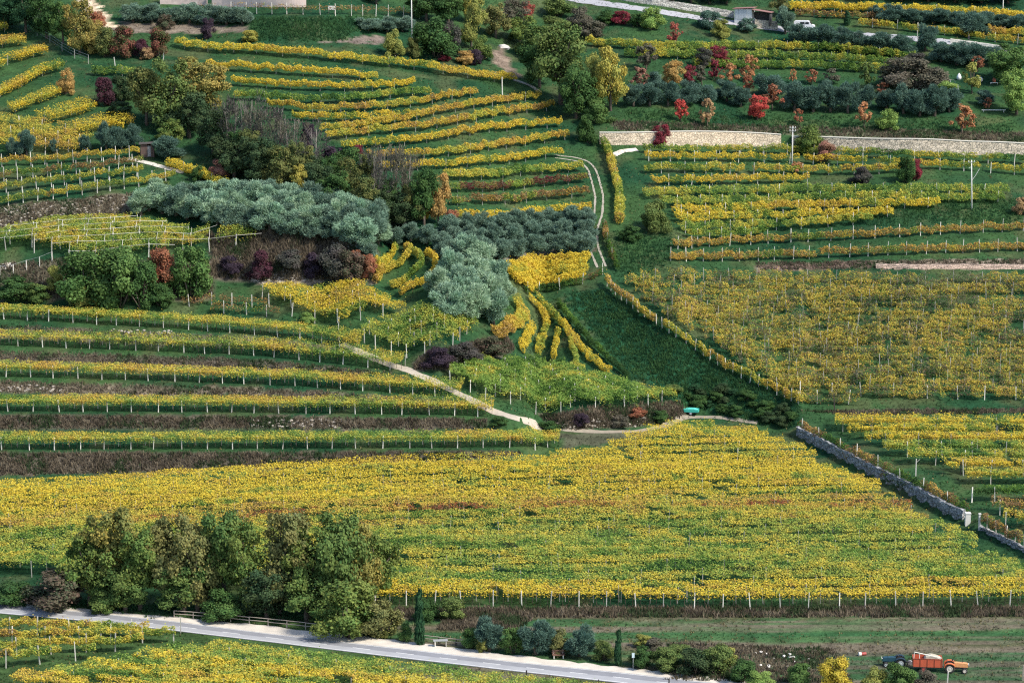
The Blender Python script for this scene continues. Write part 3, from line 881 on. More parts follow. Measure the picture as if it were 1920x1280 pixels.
# --- upper left rows
for k, (px, pal, wd) in enumerate([([(-30, 52), (0, 48), (14, 46)], 'gold', 2.2), ([(-40, 84), (0, 77), (48, 69)], 'gold', 2.4), ([(-40, 130), (0, 113), (45, 98), (87, 88)], 'bright', 2.4), ([(-40, 185), (0, 168), (44, 146), (80, 128), (118, 117)], 'yellow', 2.2),
                                   ([(18, 199), (60, 185), (107, 166)], 'bright', 2.6), ([(70, 217), (110, 208), (172, 189)], 'bright', 3.8), ([(140, 237), (185, 226), (215, 222), (248, 229)], 'bright', 3.6)]):
    vine_row(px, f'broad yellow vine row slanting uphill, {ORD[k]} from the top left corner', hc=1.6, w=wd, h0=.8, h1=2.1, dens=210, size=.31, pal=pal, style='slab', gap=.2, tilt=.12, droop=.3, pe=6, ph=2.0, pk='thin', group='broad yellow rows at the upper left')
for k, px in enumerate([[(-60, 214), (0, 221), (80, 232), (150, 243)], [(-60, 236), (0, 241), (100, 252), (168, 262)], [(-60, 256), (0, 260), (80, 266), (150, 273)]]):
    vine_row(px, f'{["upper", "middle", "lower"][k]} sparse vine row of the flat patch behind the small olives at left', hc=1.4, w=3.4, h0=1.0, h1=1.9, dens=190, size=.28, pal='gold', style='slab', gap=.28, pe=5, ph=2.2, group='sparse patch behind the small olives')
for k, (px, pal) in enumerate([([(-60, 303), (0, 298), (120, 292), (262, 281)], 'gold'), ([(-60, 332), (0, 325), (140, 312), (269, 296)], 'brown'), ([(-60, 354), (0, 347), (140, 330), (269, 314)], 'mixed'), ([(-60, 381), (0, 372), (120, 355), (240, 338), (330, 325)], 'mixed')]):
    vine_row(px, f'thin vine row on pale posts, {ORD[k]} below the little hut at left', hc=1.5, w=.8, h0=1.0, h1=1.95, dens=150, size=.26, pal=pal, gap=.2, pe=2.6, ph=2.5, group='thin rows on pale posts below the hut')
vine_row([(316, 302), (365, 319), (420, 345), (460, 357), (496, 365)], 'bright yellow vine row above the silvery olive grove', hc=1.2, w=1.8, h0=.4, h1=2.0, dens=200, size=.3, pal='bright', gap=.15, pe=8, ph=2, pk='thin')
vine_row([(172, 131), (215, 131), (262, 134)], 'short yellow-green vine row above the crimson bush', hc=1.2, w=1.5, h0=.4, h1=1.9, dens=170, size=.3, pal='yellowgreen', gap=.15, pe=8, ph=2, pk='thin')
vine_row([(478, 12), (560, 14), (640, 16), (720, 18), (800, 22)], 'nearly leafless vine row on white posts below the pale wall', hc=1.6, w=.8, h0=1.2, h1=2.1, dens=45, size=.28, pal='brown', gap=.3, pe=3.6, ph=2.5)
vine_row([(360, 10), (420, 12), (476, 11)], 'leafless vine row on white posts at the top edge, beside the olives', hc=1.6, w=.8, h0=1.2, h1=2.1, dens=20, size=.28, pal='brown', gap=.3, pe=4.2, ph=2.4)

# --- small curved rows, fan of rows, small blocks in the middle
for k, px in enumerate([[(733, 443), (744, 459), (731, 477), (707, 493)], [(762, 454), (770, 471), (747, 491), (715, 506), (705, 521)], [(776, 465), (793, 484), (779, 505), (754, 521), (735, 533)], [(801, 466), (818, 482), (817, 500), (801, 518), (772, 533), (751, 546)]]):
    vine_row(px, f'small curved yellow vine row beside the big olives, {ORD[k]} from the left', hc=1.3, w=1.15, h0=.5, h1=1.8, dens=190, size=.28, pal=['yellow', 'gold', 'yellowgreen', 'bright'][k], gap=.12, pe=0, group='small curved rows beside the big olives')
for k, (px, wd) in enumerate([([(950, 498), (1010, 484), (1090, 476), (1105, 478)], 1.9), ([(956, 509), (1010, 497), (1100, 487)], 1.9), ([(968, 520), (1030, 508), (1104, 498)], 1.9), ([(985, 531), (1050, 519), (1098, 508)], 1.8)]):
    vine_row(px, f'vine row of the small bright yellow plot below the olives, {ORD[k]} from the top', hc=1.5, w=wd, h0=.7, h1=1.9, dens=220, size=.3, pal='bright', gap=.12, pe=0, group='small bright yellow plot')
vine_row([(968, 555), (983, 573), (977, 594), (953, 611), (928, 621)], 'fat orange-yellow curved vine row right of the big olives', hc=1.4, w=2.2, h0=.5, h1=1.9, dens=290, size=.29, pal='gold', gap=.08, pe=0)
FAN = [([(1001, 609), (990, 628), (978, 650)], 'bright', 1.5, 'first and short'), ([(992, 551), (1014, 573), (1025, 601), (1018, 630), (1007, 657)], 'yellow', 1.6, 'second and curved'), ([(1046, 616), (1043, 640), (1039, 668)], 'yellow', 1.4, 'third and short'),
       ([(1066, 634), (1074, 655), (1082, 680)], 'yellowgreen', 1.3, 'fourth and short'), ([(1007, 551), (1043, 591), (1079, 634), (1115, 674), (1145, 692)], 'yellow', 1.5, 'fifth and long'), ([(1043, 562), (1082, 606), (1122, 651), (1180, 702)], 'darkgreen', 1.1, 'sixth, long and dark green')]
for px, pal, wd, lab in FAN:
    vine_row(px, f'vine row of the small fan of rows, {lab}, from the left', hc=1.1, w=wd * .75, h0=.4, h1=1.7, dens=190, size=.25, pal=pal, gap=.08, pe=0, group='small fan of rows', raggedy=.2)
vine_row([(985, 541), (1040, 537), (1100, 520), (1130, 505)], 'dull green vine row on posts under the small yellow plot', hc=.9, w=.8, h0=.3, h1=1.5, dens=110, size=.27, pal='browngreen', gap=.2, pe=4, ph=2.0)
vine_row([(1132, 262), (1142, 290), (1152, 320), (1160, 350), (1162, 385), (1160, 410)], 'brownish vine row running downhill beside the tractor track', hc=1.2, w=1.6, h0=.4, h1=2.0, dens=190, size=.3, pal='mixed', gap=.15, pe=6, ph=2.1, pk='thin')
vine_row([(1133, 420), (1140, 450), (1150, 480), (1158, 500)], 'narrow brown-green vine row going down to the grass bank', hc=1.0, w=1.0, h0=.3, h1=1.8, dens=150, size=.28, pal='browngreen', gap=.15, pe=6, ph=2.0, pk='thin')
for k, px in enumerate([[(340, 562), (400, 558), (470, 562), (500, 566)], [(395, 574), (460, 576), (525, 584)]]):
    vine_row(px, f'{["upper", "lower"][k]} thin leafless-looking vine row on leaning posts below the scarp', hc=1.2, w=.8, h0=.7, h1=1.7, dens=55, size=.26, pal='brown', gap=.3, pe=3.6, ph=2.1, group='two thin rows below the scarp')

# --- pergola blocks with several strips of canopy on a frame of posts and beams
def pergola(label, outline, direction, nrows, pal, dens=150, gap=.3, h1=2.2, pe=4.0, beams=0, size=.28, edge=None, group=None, sparse=False):
    SEED[0] += 50
    poly = drop(outline, h1 - .2)
    wp = P([p[0] for p in poly], [p[1] for p in poly])
    c = wp.mean(0)
    root = empty('vine_pergola', (c[0], c[1], float(zt(c[0], c[1]))))
    tag(root, label, 'pergola', group)
    d = P([direction[0][0], direction[1][0]], [direction[0][1], direction[1][1]])[:, :2]
    t_ = d[1] - d[0]; t_ /= np.linalg.norm(t_); n_ = np.array([-t_[1], t_[0]])
    if n_[1] < 0: n_ = -n_
    pw = [tuple(p[:2]) for p in wp]
    s = (wp[:, :2] - c[:2]) @ n_
    lo_, hi_ = s.min(), s.max()
    pit = (hi_ - lo_) / nrows
    rl = np.array(root.location)
    for k in range(nrows):
        o = lo_ + pit * (k + .5)
        tt = np.arange(-120, 120, .4)
        q = c[:2] + n_ * o + tt[:, None] * t_
        ins = inpoly(q[:, 0], q[:, 1], pw)
        if ins.sum() < 5: continue
        path = q[ins]
        cc, cols, L = foliage(path, pit * .97, h1 - .45, h1, dens * pit / 3.0, size, pal, SEED[0] + k, 'slab', gap, 0, .2 if k == 0 else .08, .4)
        cc = cc[inpoly(cc[:, 0], cc[:, 1], pw) | (np.random.default_rng(k).uniform(size=len(cc)) < .25)]
        if len(cc) < 5: continue
        rng = np.random.default_rng(SEED[0] + k)
        cols = leafcol(pal, cc[:, 0], cc[:, 1], rng, SEED[0])
        tag(meshobj('canopy', quadmesh('canopy', leaftris(cc - rl, size * .72, 1.1, rng), cols, leaf_mat(), 3), root), kind='stuff')
        m0 = 0.0
        tl = np.r_[0, np.cumsum(np.linalg.norm(np.diff(path, axis=0), axis=1))]
        s0 = .2
        while s0 < tl[-1]:
            x, y = np.interp(s0, tl, path[:, 0]), np.interp(s0, tl, path[:, 1])
            x -= n_[0] * pit * .45; y -= n_[1] * pit * .45
            add_post(root, x, y, h1 + (.15 if not sparse else .3), 'concrete')
            if beams and s0 + pe < tl[-1] + pe * .5 and k % beams == 0:
                x2, y2 = x + t_[0] * pe, y + t_[1] * pe
                b_ = MB(); z1 = float(zt(x, y)) + h1 + .06; z2 = float(zt(x2, y2)) + h1 + .06
                b_.tube([np.array((x, y, z1)) - rl, np.array((x2, y2, z2)) - rl], .032, 4)
                b_.build('cross_beam', CONC(), root)
                x3, y3 = x + n_[0] * pit * beams, y + n_[1] * pit * beams
                if inpoly(np.array([x3]), np.array([y3]), pw)[0]:
                    b_ = MB(); z3 = float(zt(x3, y3)) + h1 + .06
                    b_.tube([np.array((x, y, z1)) - rl, np.array((x3, y3, z3)) - rl], .032, 4)
                    b_.build('cross_beam', CONC(), root)
            s0 += pe
    return root

pergola('flat yellow vine pergola under the dark scarp', [(486, 533), (560, 528), (637, 526), (717, 541), (765, 572), (722, 572), (671, 576), (650, 594), (610, 584), (557, 568), (504, 547)], ((490, 560), (720, 580)), 5, 'yellow', 190, .22)
pergola('green-yellow vine pergola with dark slits, between the big olives and the farm track', [(793, 566), (831, 580), (864, 587), (889, 593), (902, 604), (875, 620), (840, 631), (808, 640), (765, 646), (698, 627), (655, 611), (698, 597), (747, 585)],
        ((690, 620), (820, 580)), 6, [(G, 1), (LG, 3), (YG, 5), (Y, 3.5), (GO, .6)], 185, .27)
pergola('large green vine pergola pointing right towards the turquoise trailer', [(825, 682), (875, 673), (980, 662), (1007, 662), (1100, 688), (1176, 709), (1280, 739), (1212, 746), (1140, 753), (1079, 750), (1050, 758), (996, 742), (915, 731), (875, 709)],
        ((880, 700), (1200, 745)), 9, [(DG, .6), (G, 3), (LG, 5), (YG, 3), (Y, .6)], 230, .16, h1=1.85)
pergola('thin-leaved wire pergola with pale crossing beams below the stony bank at left', [(-80, 432), (40, 418), (110, 406), (230, 401), (300, 408), (400, 420), (500, 431), (470, 441), (380, 451), (330, 456), (250, 463), (130, 467), (60, 449), (-80, 444)],
        ((120, 470), (480, 445)), 6, [(G, 1), (LG, 3), (YG, 5), (Y, 2), (GO, .7)], 210, .27, beams=1, pe=4.5, sparse=True)

# --- below the road
for k, (a, b_) in enumerate([((0, 1164), (280, 1170)), ((0, 1182), (330, 1178)), ((0, 1204), (270, 1192)), ((0, 1226), (180, 1208))]):
    px = [(-120, a[1] + (a[1] - b_[1]) * 120 / b_[0]), a, ((a[0] + b_[0]) / 2, (a[1] + b_[1]) / 2 - 1), b_]
    vine_row(px, f'brownish-yellow vine row at the lower left corner, {ORD[k]} below the road', hc=1.8, w=1.5, h0=1.2, h1=2.1, dens=190, size=.25, pal='mixed', style='hedge', gap=.3, pe=4, ph=2.4,
             group='brownish-yellow rows below the road')
LOWF = [(-150, 1275), (0, 1262), (124, 1246), (235, 1223), (330, 1206), (403, 1202), (480, 1205), (598, 1217), (668, 1227), (782, 1247), (820, 1256), (980, 1268), (1145, 1280), (1300, 1300), (1300, 1345), (-150, 1345)]
for k in range(7):
    us = np.arange(-120, 1300, 10.0)
    gv0 = np.interp(us, [p[0] for p in R_bot], [p[1] for p in R_bot]) + 46 + k * 15.5
    cv = gv0 - 2.1 * 15.4
    ins = inpoly(us, cv, LOWF)
    if not ins.any(): continue
    i0, i1 = np.where(ins)[0][[0, -1]]
    if i1 - i0 < 5: continue
    vine_row([(us[i], gv0[i]) for i in range(i0, i1 + 1, 3)], f'green-yellow pergola vine row at the bottom edge, {ORD[k]} below the road', w=3.2, h0=1.65, h1=2.2, dens=190, size=.27, pal=['green', 'yellowgreen', 'yellow', 'yellowgreen', 'yellow', 'yellowgreen', 'yellow'][k],
             style='slab', gap=.27, droop=.12, pe=7, ph=2.4, poff=-1.2, pk='thin', group='green-yellow pergola rows below the road', ground_px=True, raggedy=.6)
#@@PART3
# ------------------------------------------------------------------ trees
def crown_geo(kind, seed):
    rng = np.random.default_rng(seed)
    lobes = []
    inner = .45; skew = rng.uniform(-.18, .18)
    if kind == 'broad':
        for k in range(32):
            th = rng.uniform(0, 6.28); z = .14 + .78 * rng.uniform(0, 1) ** .85; r_ = .40 * rng.uniform(.1, 1) ** .55
            t_ = (z - .14) / .80
            r_ *= (.62 + .38 * t_ / .4) if t_ < .4 else math.sqrt(max(.03, 1 - ((t_ - .4) / .64) ** 2))
            s = rng.uniform(.075, .15) * (1.1 - .35 * t_); lobes.append((r_ * math.cos(th) + skew * (z - .3), r_ * math.sin(th), z, s, s * rng.uniform(.6, .95)))
        lobes.append((0, 0, .48, .22, .28)); per, size, el = 330, .034, 1.0
    elif kind == 'airy':                          # small orchard trees: separate sprays, see-through
        for k in range(26):
            th = rng.uniform(0, 6.28); z = rng.uniform(.2, .95); r_ = rng.uniform(.05, .42) * (1.05 - .75 * abs(z - .5) / .5)
            s = rng.uniform(.05, .11); lobes.append((r_ * math.cos(th), r_ * math.sin(th), z, s, s * 1.1))
        per, size, el, inner = 150, .050, 1.3, .2
    elif kind == 'olive':
        for k in range(24):
            th = rng.uniform(0, 6.28); z = rng.uniform(.2, .84); r_ = .37 * rng.uniform(.1, 1) ** .6
            r_ *= math.sqrt(max(.15, 1 - ((z - .48) / .46) ** 2))
            s = rng.uniform(.10, .17); lobes.append((r_ * math.cos(th), r_ * math.sin(th), z, s, s * .95))
        per, size, el, inner = 420, .026, 3.0, .35
    elif kind == 'bush':
        for k in range(24):
            th = rng.uniform(0, 6.28); z = rng.uniform(.08, .84); r_ = .38 * rng.uniform(.1, 1) ** .6
            r_ *= math.sqrt(max(.1, 1 - (z / .95) ** 2.2))
            s = rng.uniform(.10, .17); lobes.append((r_ * math.cos(th), r_ * math.sin(th), z, s, s * .9))
        per, size, el = 300, .040, 1.0
    elif kind == 'column':
        for k in range(22):
            z = .04 + .9 * k / 21; r_ = .30 * (1 - .75 * max(0, z - .35) / .65) * (.6 + .4 * min(1, z / .2))
            th = rng.uniform(0, 6.28); s = r_ + .1
            lobes.append((.10 * math.cos(th), .10 * math.sin(th), z, s, .07))
        per, size, el = 160, .10, 1.0
    elif kind == 'bare':
        for k in range(34):
            th = rng.uniform(0, 6.28); r_ = .40 * math.sqrt(rng.uniform(0, 1)); z = rng.uniform(.12, .95)
            s = rng.uniform(.06, .13); lobes.append((r_ * math.cos(th), r_ * math.sin(th), z, s, s * 1.3))
        per, size, el, inner = 70, .022, 3.5, .1
    cs = []; rs = []; gs = []; nb = []
    for (x, y, z, s, sz) in lobes:
        n = int(per * (s / .14) ** 1.6) if kind not in ('column',) else per
        d = rng.normal(size=(n, 3)); d /= np.linalg.norm(d, axis=1)[:, None]
        rr = rng.uniform(inner ** 2, 1.1, n) ** .5
        rr *= .72 + .5 * vnoise(d[:, 0] * 3 + seed, d[:, 1] * 3 + d[:, 2] * 2, seed)
        cs.append(np.array([x, y, z]) + d * rr[:, None] * np.array([s, s, sz]))
        dc = np.array([x, y, (z - .45) * .8]); dc = dc / (np.linalg.norm(dc) + 1e-6)
        nb.append(d * .6 + dc * .5)
        lr = rng.uniform(0, 1)
        rs.append(np.clip(.6 * lr + rng.uniform(0, .45, n), 0, 1))
        gs.append(rng.uniform(.82, 1.14, n) * rng.uniform(.85, 1.12))
    if kind in ('broad', 'bush', 'olive'):                 # loose leaves between the clumps
        i_ = rng.integers(0, len(lobes), int(per * 6)); L_ = np.array(lobes)[i_]; j_ = rng.integers(0, len(lobes), int(per * 6)); M_ = np.array(lobes)[j_]
        f_ = rng.uniform(0, 1, (len(i_), 1)); d = rng.normal(size=(len(i_), 3)); d /= np.linalg.norm(d, axis=1)[:, None]
        q_ = L_[:, :3] * (1 - f_) + M_[:, :3] * f_ + d * .11 * rng.uniform(.3, 1.2, (len(i_), 1))
        cs.append(q_); dc = q_ - np.array([0, 0, .4]); nb.append(d * .4 + dc / (np.linalg.norm(dc, axis=1)[:, None] + 1e-6) * .7)
        rs.append(rng.uniform(0, 1, len(i_))); gs.append(rng.uniform(.82, 1.14, len(i_)))
    c = np.concatenate(cs); c[:, 2] = np.clip(c[:, 2], .01, 1.03)
    r_ = np.concatenate(rs); g_ = np.concatenate(gs); nb = np.concatenate(nb)
    q = leafstrokes(c, nb, size, el, rng) if kind in ('olive', 'bare') else leafquads(c, size, .25, el, rng, nb)
    return q, np.stack([r_, g_, np.zeros_like(r_)], 1), lobes

def trunk_geo(kind, lobes, seed):
    rnd = random.Random(seed)
    b_ = MB()
    if kind in ('broad', 'airy'):
        th = .30 if kind == 'broad' else .22; r0 = .032 if kind == 'broad' else .022
        b_.tube([(0, 0, -.05), (.01, .0, th * .5), (0, .015, th), (.02, 0, th + .2)], [r0 * 1.25, r0, r0 * .8, r0 * .4], 7)
        for (x, y, z, s, _) in lobes[:9]:
            b_.tube([(0, .01, th * .85), (x * .45, y * .45, (th + z) * .52), (x, y, z + s * .2)], [r0 * .5, r0 * .33, r0 * .12], 5)
    elif kind == 'olive':
        b_.tube([(0, 0, -.05), (.02, 0, .12), (0, .02, .24)], [.055, .042, .036], 7)
        for (x, y, z, s, _) in lobes[:7]:
            b_.tube([(0, .01, .2), (x * .5, y * .5, .36), (x, y, z)], [.026, .018, .006], 5)
    elif kind == 'bush':
        for (x, y, z, s, _) in lobes[:8]:
            b_.tube([(x * .15, y * .15, -.05), (x * .6, y * .6, z * .5), (x, y, z + s * .4)], [.016, .012, .004], 4)
    elif kind == 'column':
        b_.tube([(0, 0, -.04), (0, 0, .5), (0, 0, .95)], [.09, .06, .02], 6)
    elif kind == 'bare':
        for k in range(4):
            a = rnd.uniform(0, 6.28); x, y = .10 * math.cos(a), .10 * math.sin(a)
            b_.tube([(x * .6, y * .6, -.05), (x, y, .45), (x * 1.6, y * 1.6, .9)], [.010, .008, .003], 5)
            for j in range(10):
                z = rnd.uniform(.2, .75); t = rnd.uniform(0, 6.28); l = rnd.uniform(.12, .30)
                px_, py_ = x * (.6 + z), y * (.6 + z)
                e = (px_ + l * .75 * math.cos(t), py_ + l * .75 * math.sin(t), min(z + l * 1.1, 1.0))
                b_.tube([(px_, py_, z), e], [.0035, .002], 3, False)
    return b_

VARS = {}
def variant(kind, i):
    key = (kind, i)
    if key not in VARS:
        q, cols, lobes = crown_geo(kind, 1000 + i * 17 + sum(map(ord, kind)))
        cm = quadmesh(kind + '_crown', q, cols)
        tb = trunk_geo(kind, lobes, i + 3)
        tm_ = pymesh(kind + '_trunk', tb.v, tb.f, PALEBARK() if kind == 'bare' else BARK(), True)
        VARS[key] = (cm, tm_)
    return VARS[key]
NV = {'broad': 7, 'airy': 5, 'olive': 6, 'bush': 6, 'column': 2, 'bare': 5}
TC = {  # two leaf colours
    'olive': ((.16, .235, .17), (.10, .17, .125)), 'olive2': ((.26, .37, .26), (.175, .285, .19)), 'olive3': ((.20, .31, .19), (.30, .39, .27)), 'olived': ((.10, .165, .125), (.055, .11, .085)),
    'dkgreen': ((.035, .085, .03), (.06, .11, .03)), 'evergreen': ((.02, .06, .03), (.035, .085, .035)), 'green': ((.05, .115, .035), (.10, .16, .045)), 'midgreen': ((.06, .115, .035), (.14, .17, .05)),
    'ltgreen': ((.14, .24, .06), (.22, .30, .08)), 'woods': ((.055, .12, .033), (.17, .20, .05)), 'woods2': ((.045, .105, .033), (.13, .17, .045)), 'woodsgold': ((.085, .12, .04), (.30, .24, .06)), 'woodsbrown': ((.085, .115, .045), (.21, .19, .065)),
    'olivegold': ((.10, .13, .04), (.34, .25, .07)), 'belt': ((.028, .062, .03), (.06, .085, .035)), 'belty': ((.045, .08, .03), (.16, .16, .05)), 'yellow': ((.42, .33, .07), (.22, .24, .06)), 'byellow': ((.52, .38, .05), (.36, .32, .05)),
    'yellowgreen': ((.17, .21, .06), (.28, .27, .07)), 'tan': ((.36, .26, .12), (.28, .17, .10)), 'orange': ((.42, .17, .09), (.34, .20, .09)), 'orangetan': ((.46, .27, .09), (.30, .22, .08)), 'red': ((.34, .08, .07), (.28, .10, .07)),
    'bred': ((.46, .085, .065), (.38, .07, .06)), 'crimson': ((.22, .03, .045), (.15, .04, .05)), 'maroon': ((.085, .025, .04), (.05, .03, .035)), 'rust': ((.33, .10, .06), (.22, .13, .07)), 'pink': ((.34, .15, .12), (.22, .14, .09)),
    'greybrown': ((.125, .105, .08), (.09, .095, .065)), 'purple': ((.085, .070, .068), (.055, .065, .05)), 'darkpurple': ((.035, .028, .045), (.06, .04, .05)), 'redgreen': ((.20, .05, .05), (.05, .10, .035)), 'purplegreen': ((.04, .075, .035), (.14, .085, .07)),
}
NM = {'broad': 'broadleaf_tree', 'airy': 'fruit_tree', 'olive': 'olive_tree', 'bush': 'shrub', 'column': 'cypress_tree', 'bare': 'bare_tree'}
CT = {'broad': 'tree', 'airy': 'tree', 'olive': 'olive tree', 'bush': 'shrub', 'column': 'cypress', 'bare': 'tree'}
TREES = 0
def tree(kind, u, vb, wpx, hpx, col, label, group=None, name=None):
    global TREES
    p = P1(u, vb); s = ppm(u, vb)
    W = wpx / s * 1.1; H = hpx / s * 1.06
    cm, tm_ = variant(kind, random.randrange(NV[kind]))
    root = empty(name or NM[kind], (p[0], p[1], p[2]), random.uniform(0, 6.28))
    tag(root, label, CT[kind], group)
    k = 1.0 / .94
    sc = (W * k, W * k, H)
    for nm, me_ in (('trunk' if kind not in ('bush',) else 'stems', tm_), ('crown', cm)):
        o = bpy.data.objects.new(nm, me_)
        COL.objects.link(o); o.parent = root; o.scale = sc
        if nm == 'crown':
            if not me_.materials: me_.materials.append(crown_mat(*TC['woods']))
            o.material_slots[0].link = 'OBJECT'
            o.material_slots[0].material = crown_mat(*[tuple(1.3 * x for x in q) for q in TC[col]], trans=.25)
            o['kind'] = 'stuff'
    TREES += 1
    return root

def grove(outline, n, w_, h_, cols, label, group, kind='olive', mind=26, seed=5, jit=.18):
    rnd = random.Random(seed)
    us = [p[0] for p in outline]; vs = [p[1] for p in outline]
    pts = []; tries = 0
    while len(pts) < n and tries < 9000:
        tries += 1
        u, v = rnd.uniform(min(us), max(us)), rnd.uniform(min(vs), max(vs))
        if not inpoly(np.array([u]), np.array([v]), outline)[0]: continue
        if any(((u - a) / 1.0) ** 2 + ((v - b_) * 2.4) ** 2 < mind ** 2 for a, b_ in pts): continue
        pts.append((u, v))
    for (u, v) in sorted(pts, key=lambda q: q[1]):
        k = rnd.uniform(1 - jit, 1 + jit)
        tree(kind, u, v, w_ * k, h_ * k * rnd.uniform(.92, 1.08), rnd.choice(cols), label, group)

# --- wood above the road
W_ = 'tree in the wood above the road'
for (u, v, w_, h_, c, lab) in [
    (168, 1136, 122, 140, 'woods', 'olive-green ' + W_ + ', leftmost of the wood'), (215, 1132, 128, 188, 'woodsgold', 'golden-topped ' + W_ + ', second from its left end'), (262, 1142, 111, 158, 'woods', 'dull olive ' + W_ + ', beside the golden-topped one'),
    (318, 1140, 117, 186, 'woodsbrown', 'brown-topped ' + W_ + ', fourth from its left end'), (370, 1148, 111, 170, 'woodsbrown', 'brownish ' + W_ + ', fifth from its left end'), (420, 1144, 122, 196, 'woods2', 'greenish ' + W_ + ', behind the round light green bush'),
    (470, 1152, 111, 172, 'woods', 'tall olive ' + W_ + ', in the middle behind the fence'), (525, 1150, 128, 200, 'woodsbrown', 'dull brown-green ' + W_ + ', right of its middle'), (578, 1158, 111, 178, 'woods', 'tall spreading ' + W_ + ', fourth from its right end'),
    (628, 1156, 128, 204, 'woods2', 'green ' + W_ + ', third from its right end'), (670, 1148, 105, 168, 'woodsgold', 'golden-green ' + W_ + ', second from its right end'), (705, 1130, 93, 140, 'woods', 'small olive ' + W_ + ', next to the dark cypress'),
    (235, 1146, 105, 95, 'woods2', 'low green ' + W_ + ', in front of the golden-topped one'), (345, 1150, 117, 100, 'woods2', 'low shadowy ' + W_ + ', left of the round light green bush'), (500, 1160, 117, 100, 'belt', 'low dark ' + W_ + ', behind the middle of the fence'),
    (575, 1166, 105, 95, 'woods2', 'low leafy ' + W_ + ', behind the right part of the fence')]:
    tree('broad', u, v, w_, h_, c, lab, 'trees of the wood above the road')
tree('bush', 112, 1140, 140, 78, 'purplegreen', 'brownish-purple shrub above the road beside the white sign')
tree('bush', 22, 1130, 90, 40, 'dkgreen', 'low dark green shrub at the left edge above the road')
tree('bush', 205, 1146, 80, 52, 'woods2', 'green shrub above the road, right of the white sign')
tree('bush', 420, 1160, 88, 60, 'green', 'round light green bush behind the timber fence')
tree('bush', 655, 1192, 135, 115, 'woods', 'large olive-green shrub behind the right end of the timber fence')
tree('bush', 715, 1192, 90, 75, 'woodsbrown', 'brownish shrub at the right end of the wood')
tree('column', 722, 1102, 32, 88, 'evergreen', 'short dark cypress at the right end of the wood')
tree('column', 787, 1208, 20, 102, 'evergreen', 'tall slim dark cypress beside the road')
tree('column', 1159, 1247, 15, 66, 'evergreen', 'slim cypress beside the road, right of the three roadside olives')
tree('bush', 762, 1203, 30, 40, 'green', 'small bright green conifer at the foot of the slim cypress')
tree('bush', 722, 1196, 18, 16, 'yellowgreen', 'tiny yellow-green bush at the end of the fence')
for k, (u, v, s) in enumerate([(917, 1220, 64), (1005, 1227, 66), (1087, 1230, 62)]):
    tree('olive', u, v, s, s, 'olived', f'{["left", "middle", "right"][k]} one of the three blue-green olive trees beside the road', 'three olives beside the road')
for (u, v, w_, h_, c, lab) in [(960, 1224, 48, 54, 'green', 'leafy green shrub between the left and middle roadside olives'), (888, 1214, 48, 42, 'green', 'low green shrub left of the left roadside olive'), (905, 1222, 26, 30, 'yellowgreen', 'small yellow-green bush under the left roadside olive'),
                               (1048, 1226, 46, 52, 'woodsbrown', 'dry tan shrub between the middle and right roadside olives'), (1130, 1238, 48, 40, 'midgreen', 'low shrub right of the right roadside olive'), (1205, 1250, 52, 44, 'dkgreen', 'dark green shrub right of the small road sign'),
                               (1245, 1256, 64, 46, 'midgreen', 'wide tangled shrub beyond the road, second right of the road sign'), (1300, 1264, 76, 52, 'belt', 'dark tangled shrub mound where the road leaves the picture'), (1345, 1262, 70, 58, 'midgreen', 'leafy shrub mound at the foot of the open field'),
                               (1362, 1246, 52, 36, 'yellowgreen', 'yellowish shrub among the dark mounds beside the open field'), (1392, 1278, 60, 44, 'dkgreen', 'dark green shrub near the bottom edge left of the white rubble'), (1424, 1288, 56, 34, 'ltgreen', 'pale green shrub at the bottom edge below the white rubble'),
                               (1500, 1284, 50, 46, 'green', 'green shrub left of the bright yellow bush at the bottom'), (1565, 1292, 62, 66, 'byellow', 'bright yellow bush at the bottom edge left of the tractors'), (1640, 1292, 52, 44, 'yellowgreen', 'yellow-green bush at the bottom edge in front of the blue tractor'),
                               (1686, 1294, 66, 54, 'green', 'leafy green bush at the bottom edge in front of the red trailer'), (1740, 1294, 60, 40, 'greybrown', 'brownish weeds at the bottom edge under the orange tractor'), (800, 1162, 50, 40, 'dkgreen', 'dark green shrub at the left end of the big field front'),
                               (850, 1160, 60, 44, 'midgreen', 'ivy-green shrub in front of the left end of the big field'), (1270, 1232, 70, 26, 'midgreen', 'low heap of green brush beside the open field'), (1225, 1218, 50, 24, 'greybrown', 'low brown heap of brush on the open field'),
                               (1205, 1212, 34, 26, 'yellowgreen', 'pale weedy bush on the open field above the brown heap')]:
    tree('bush', u, v, w_, h_, c, lab)

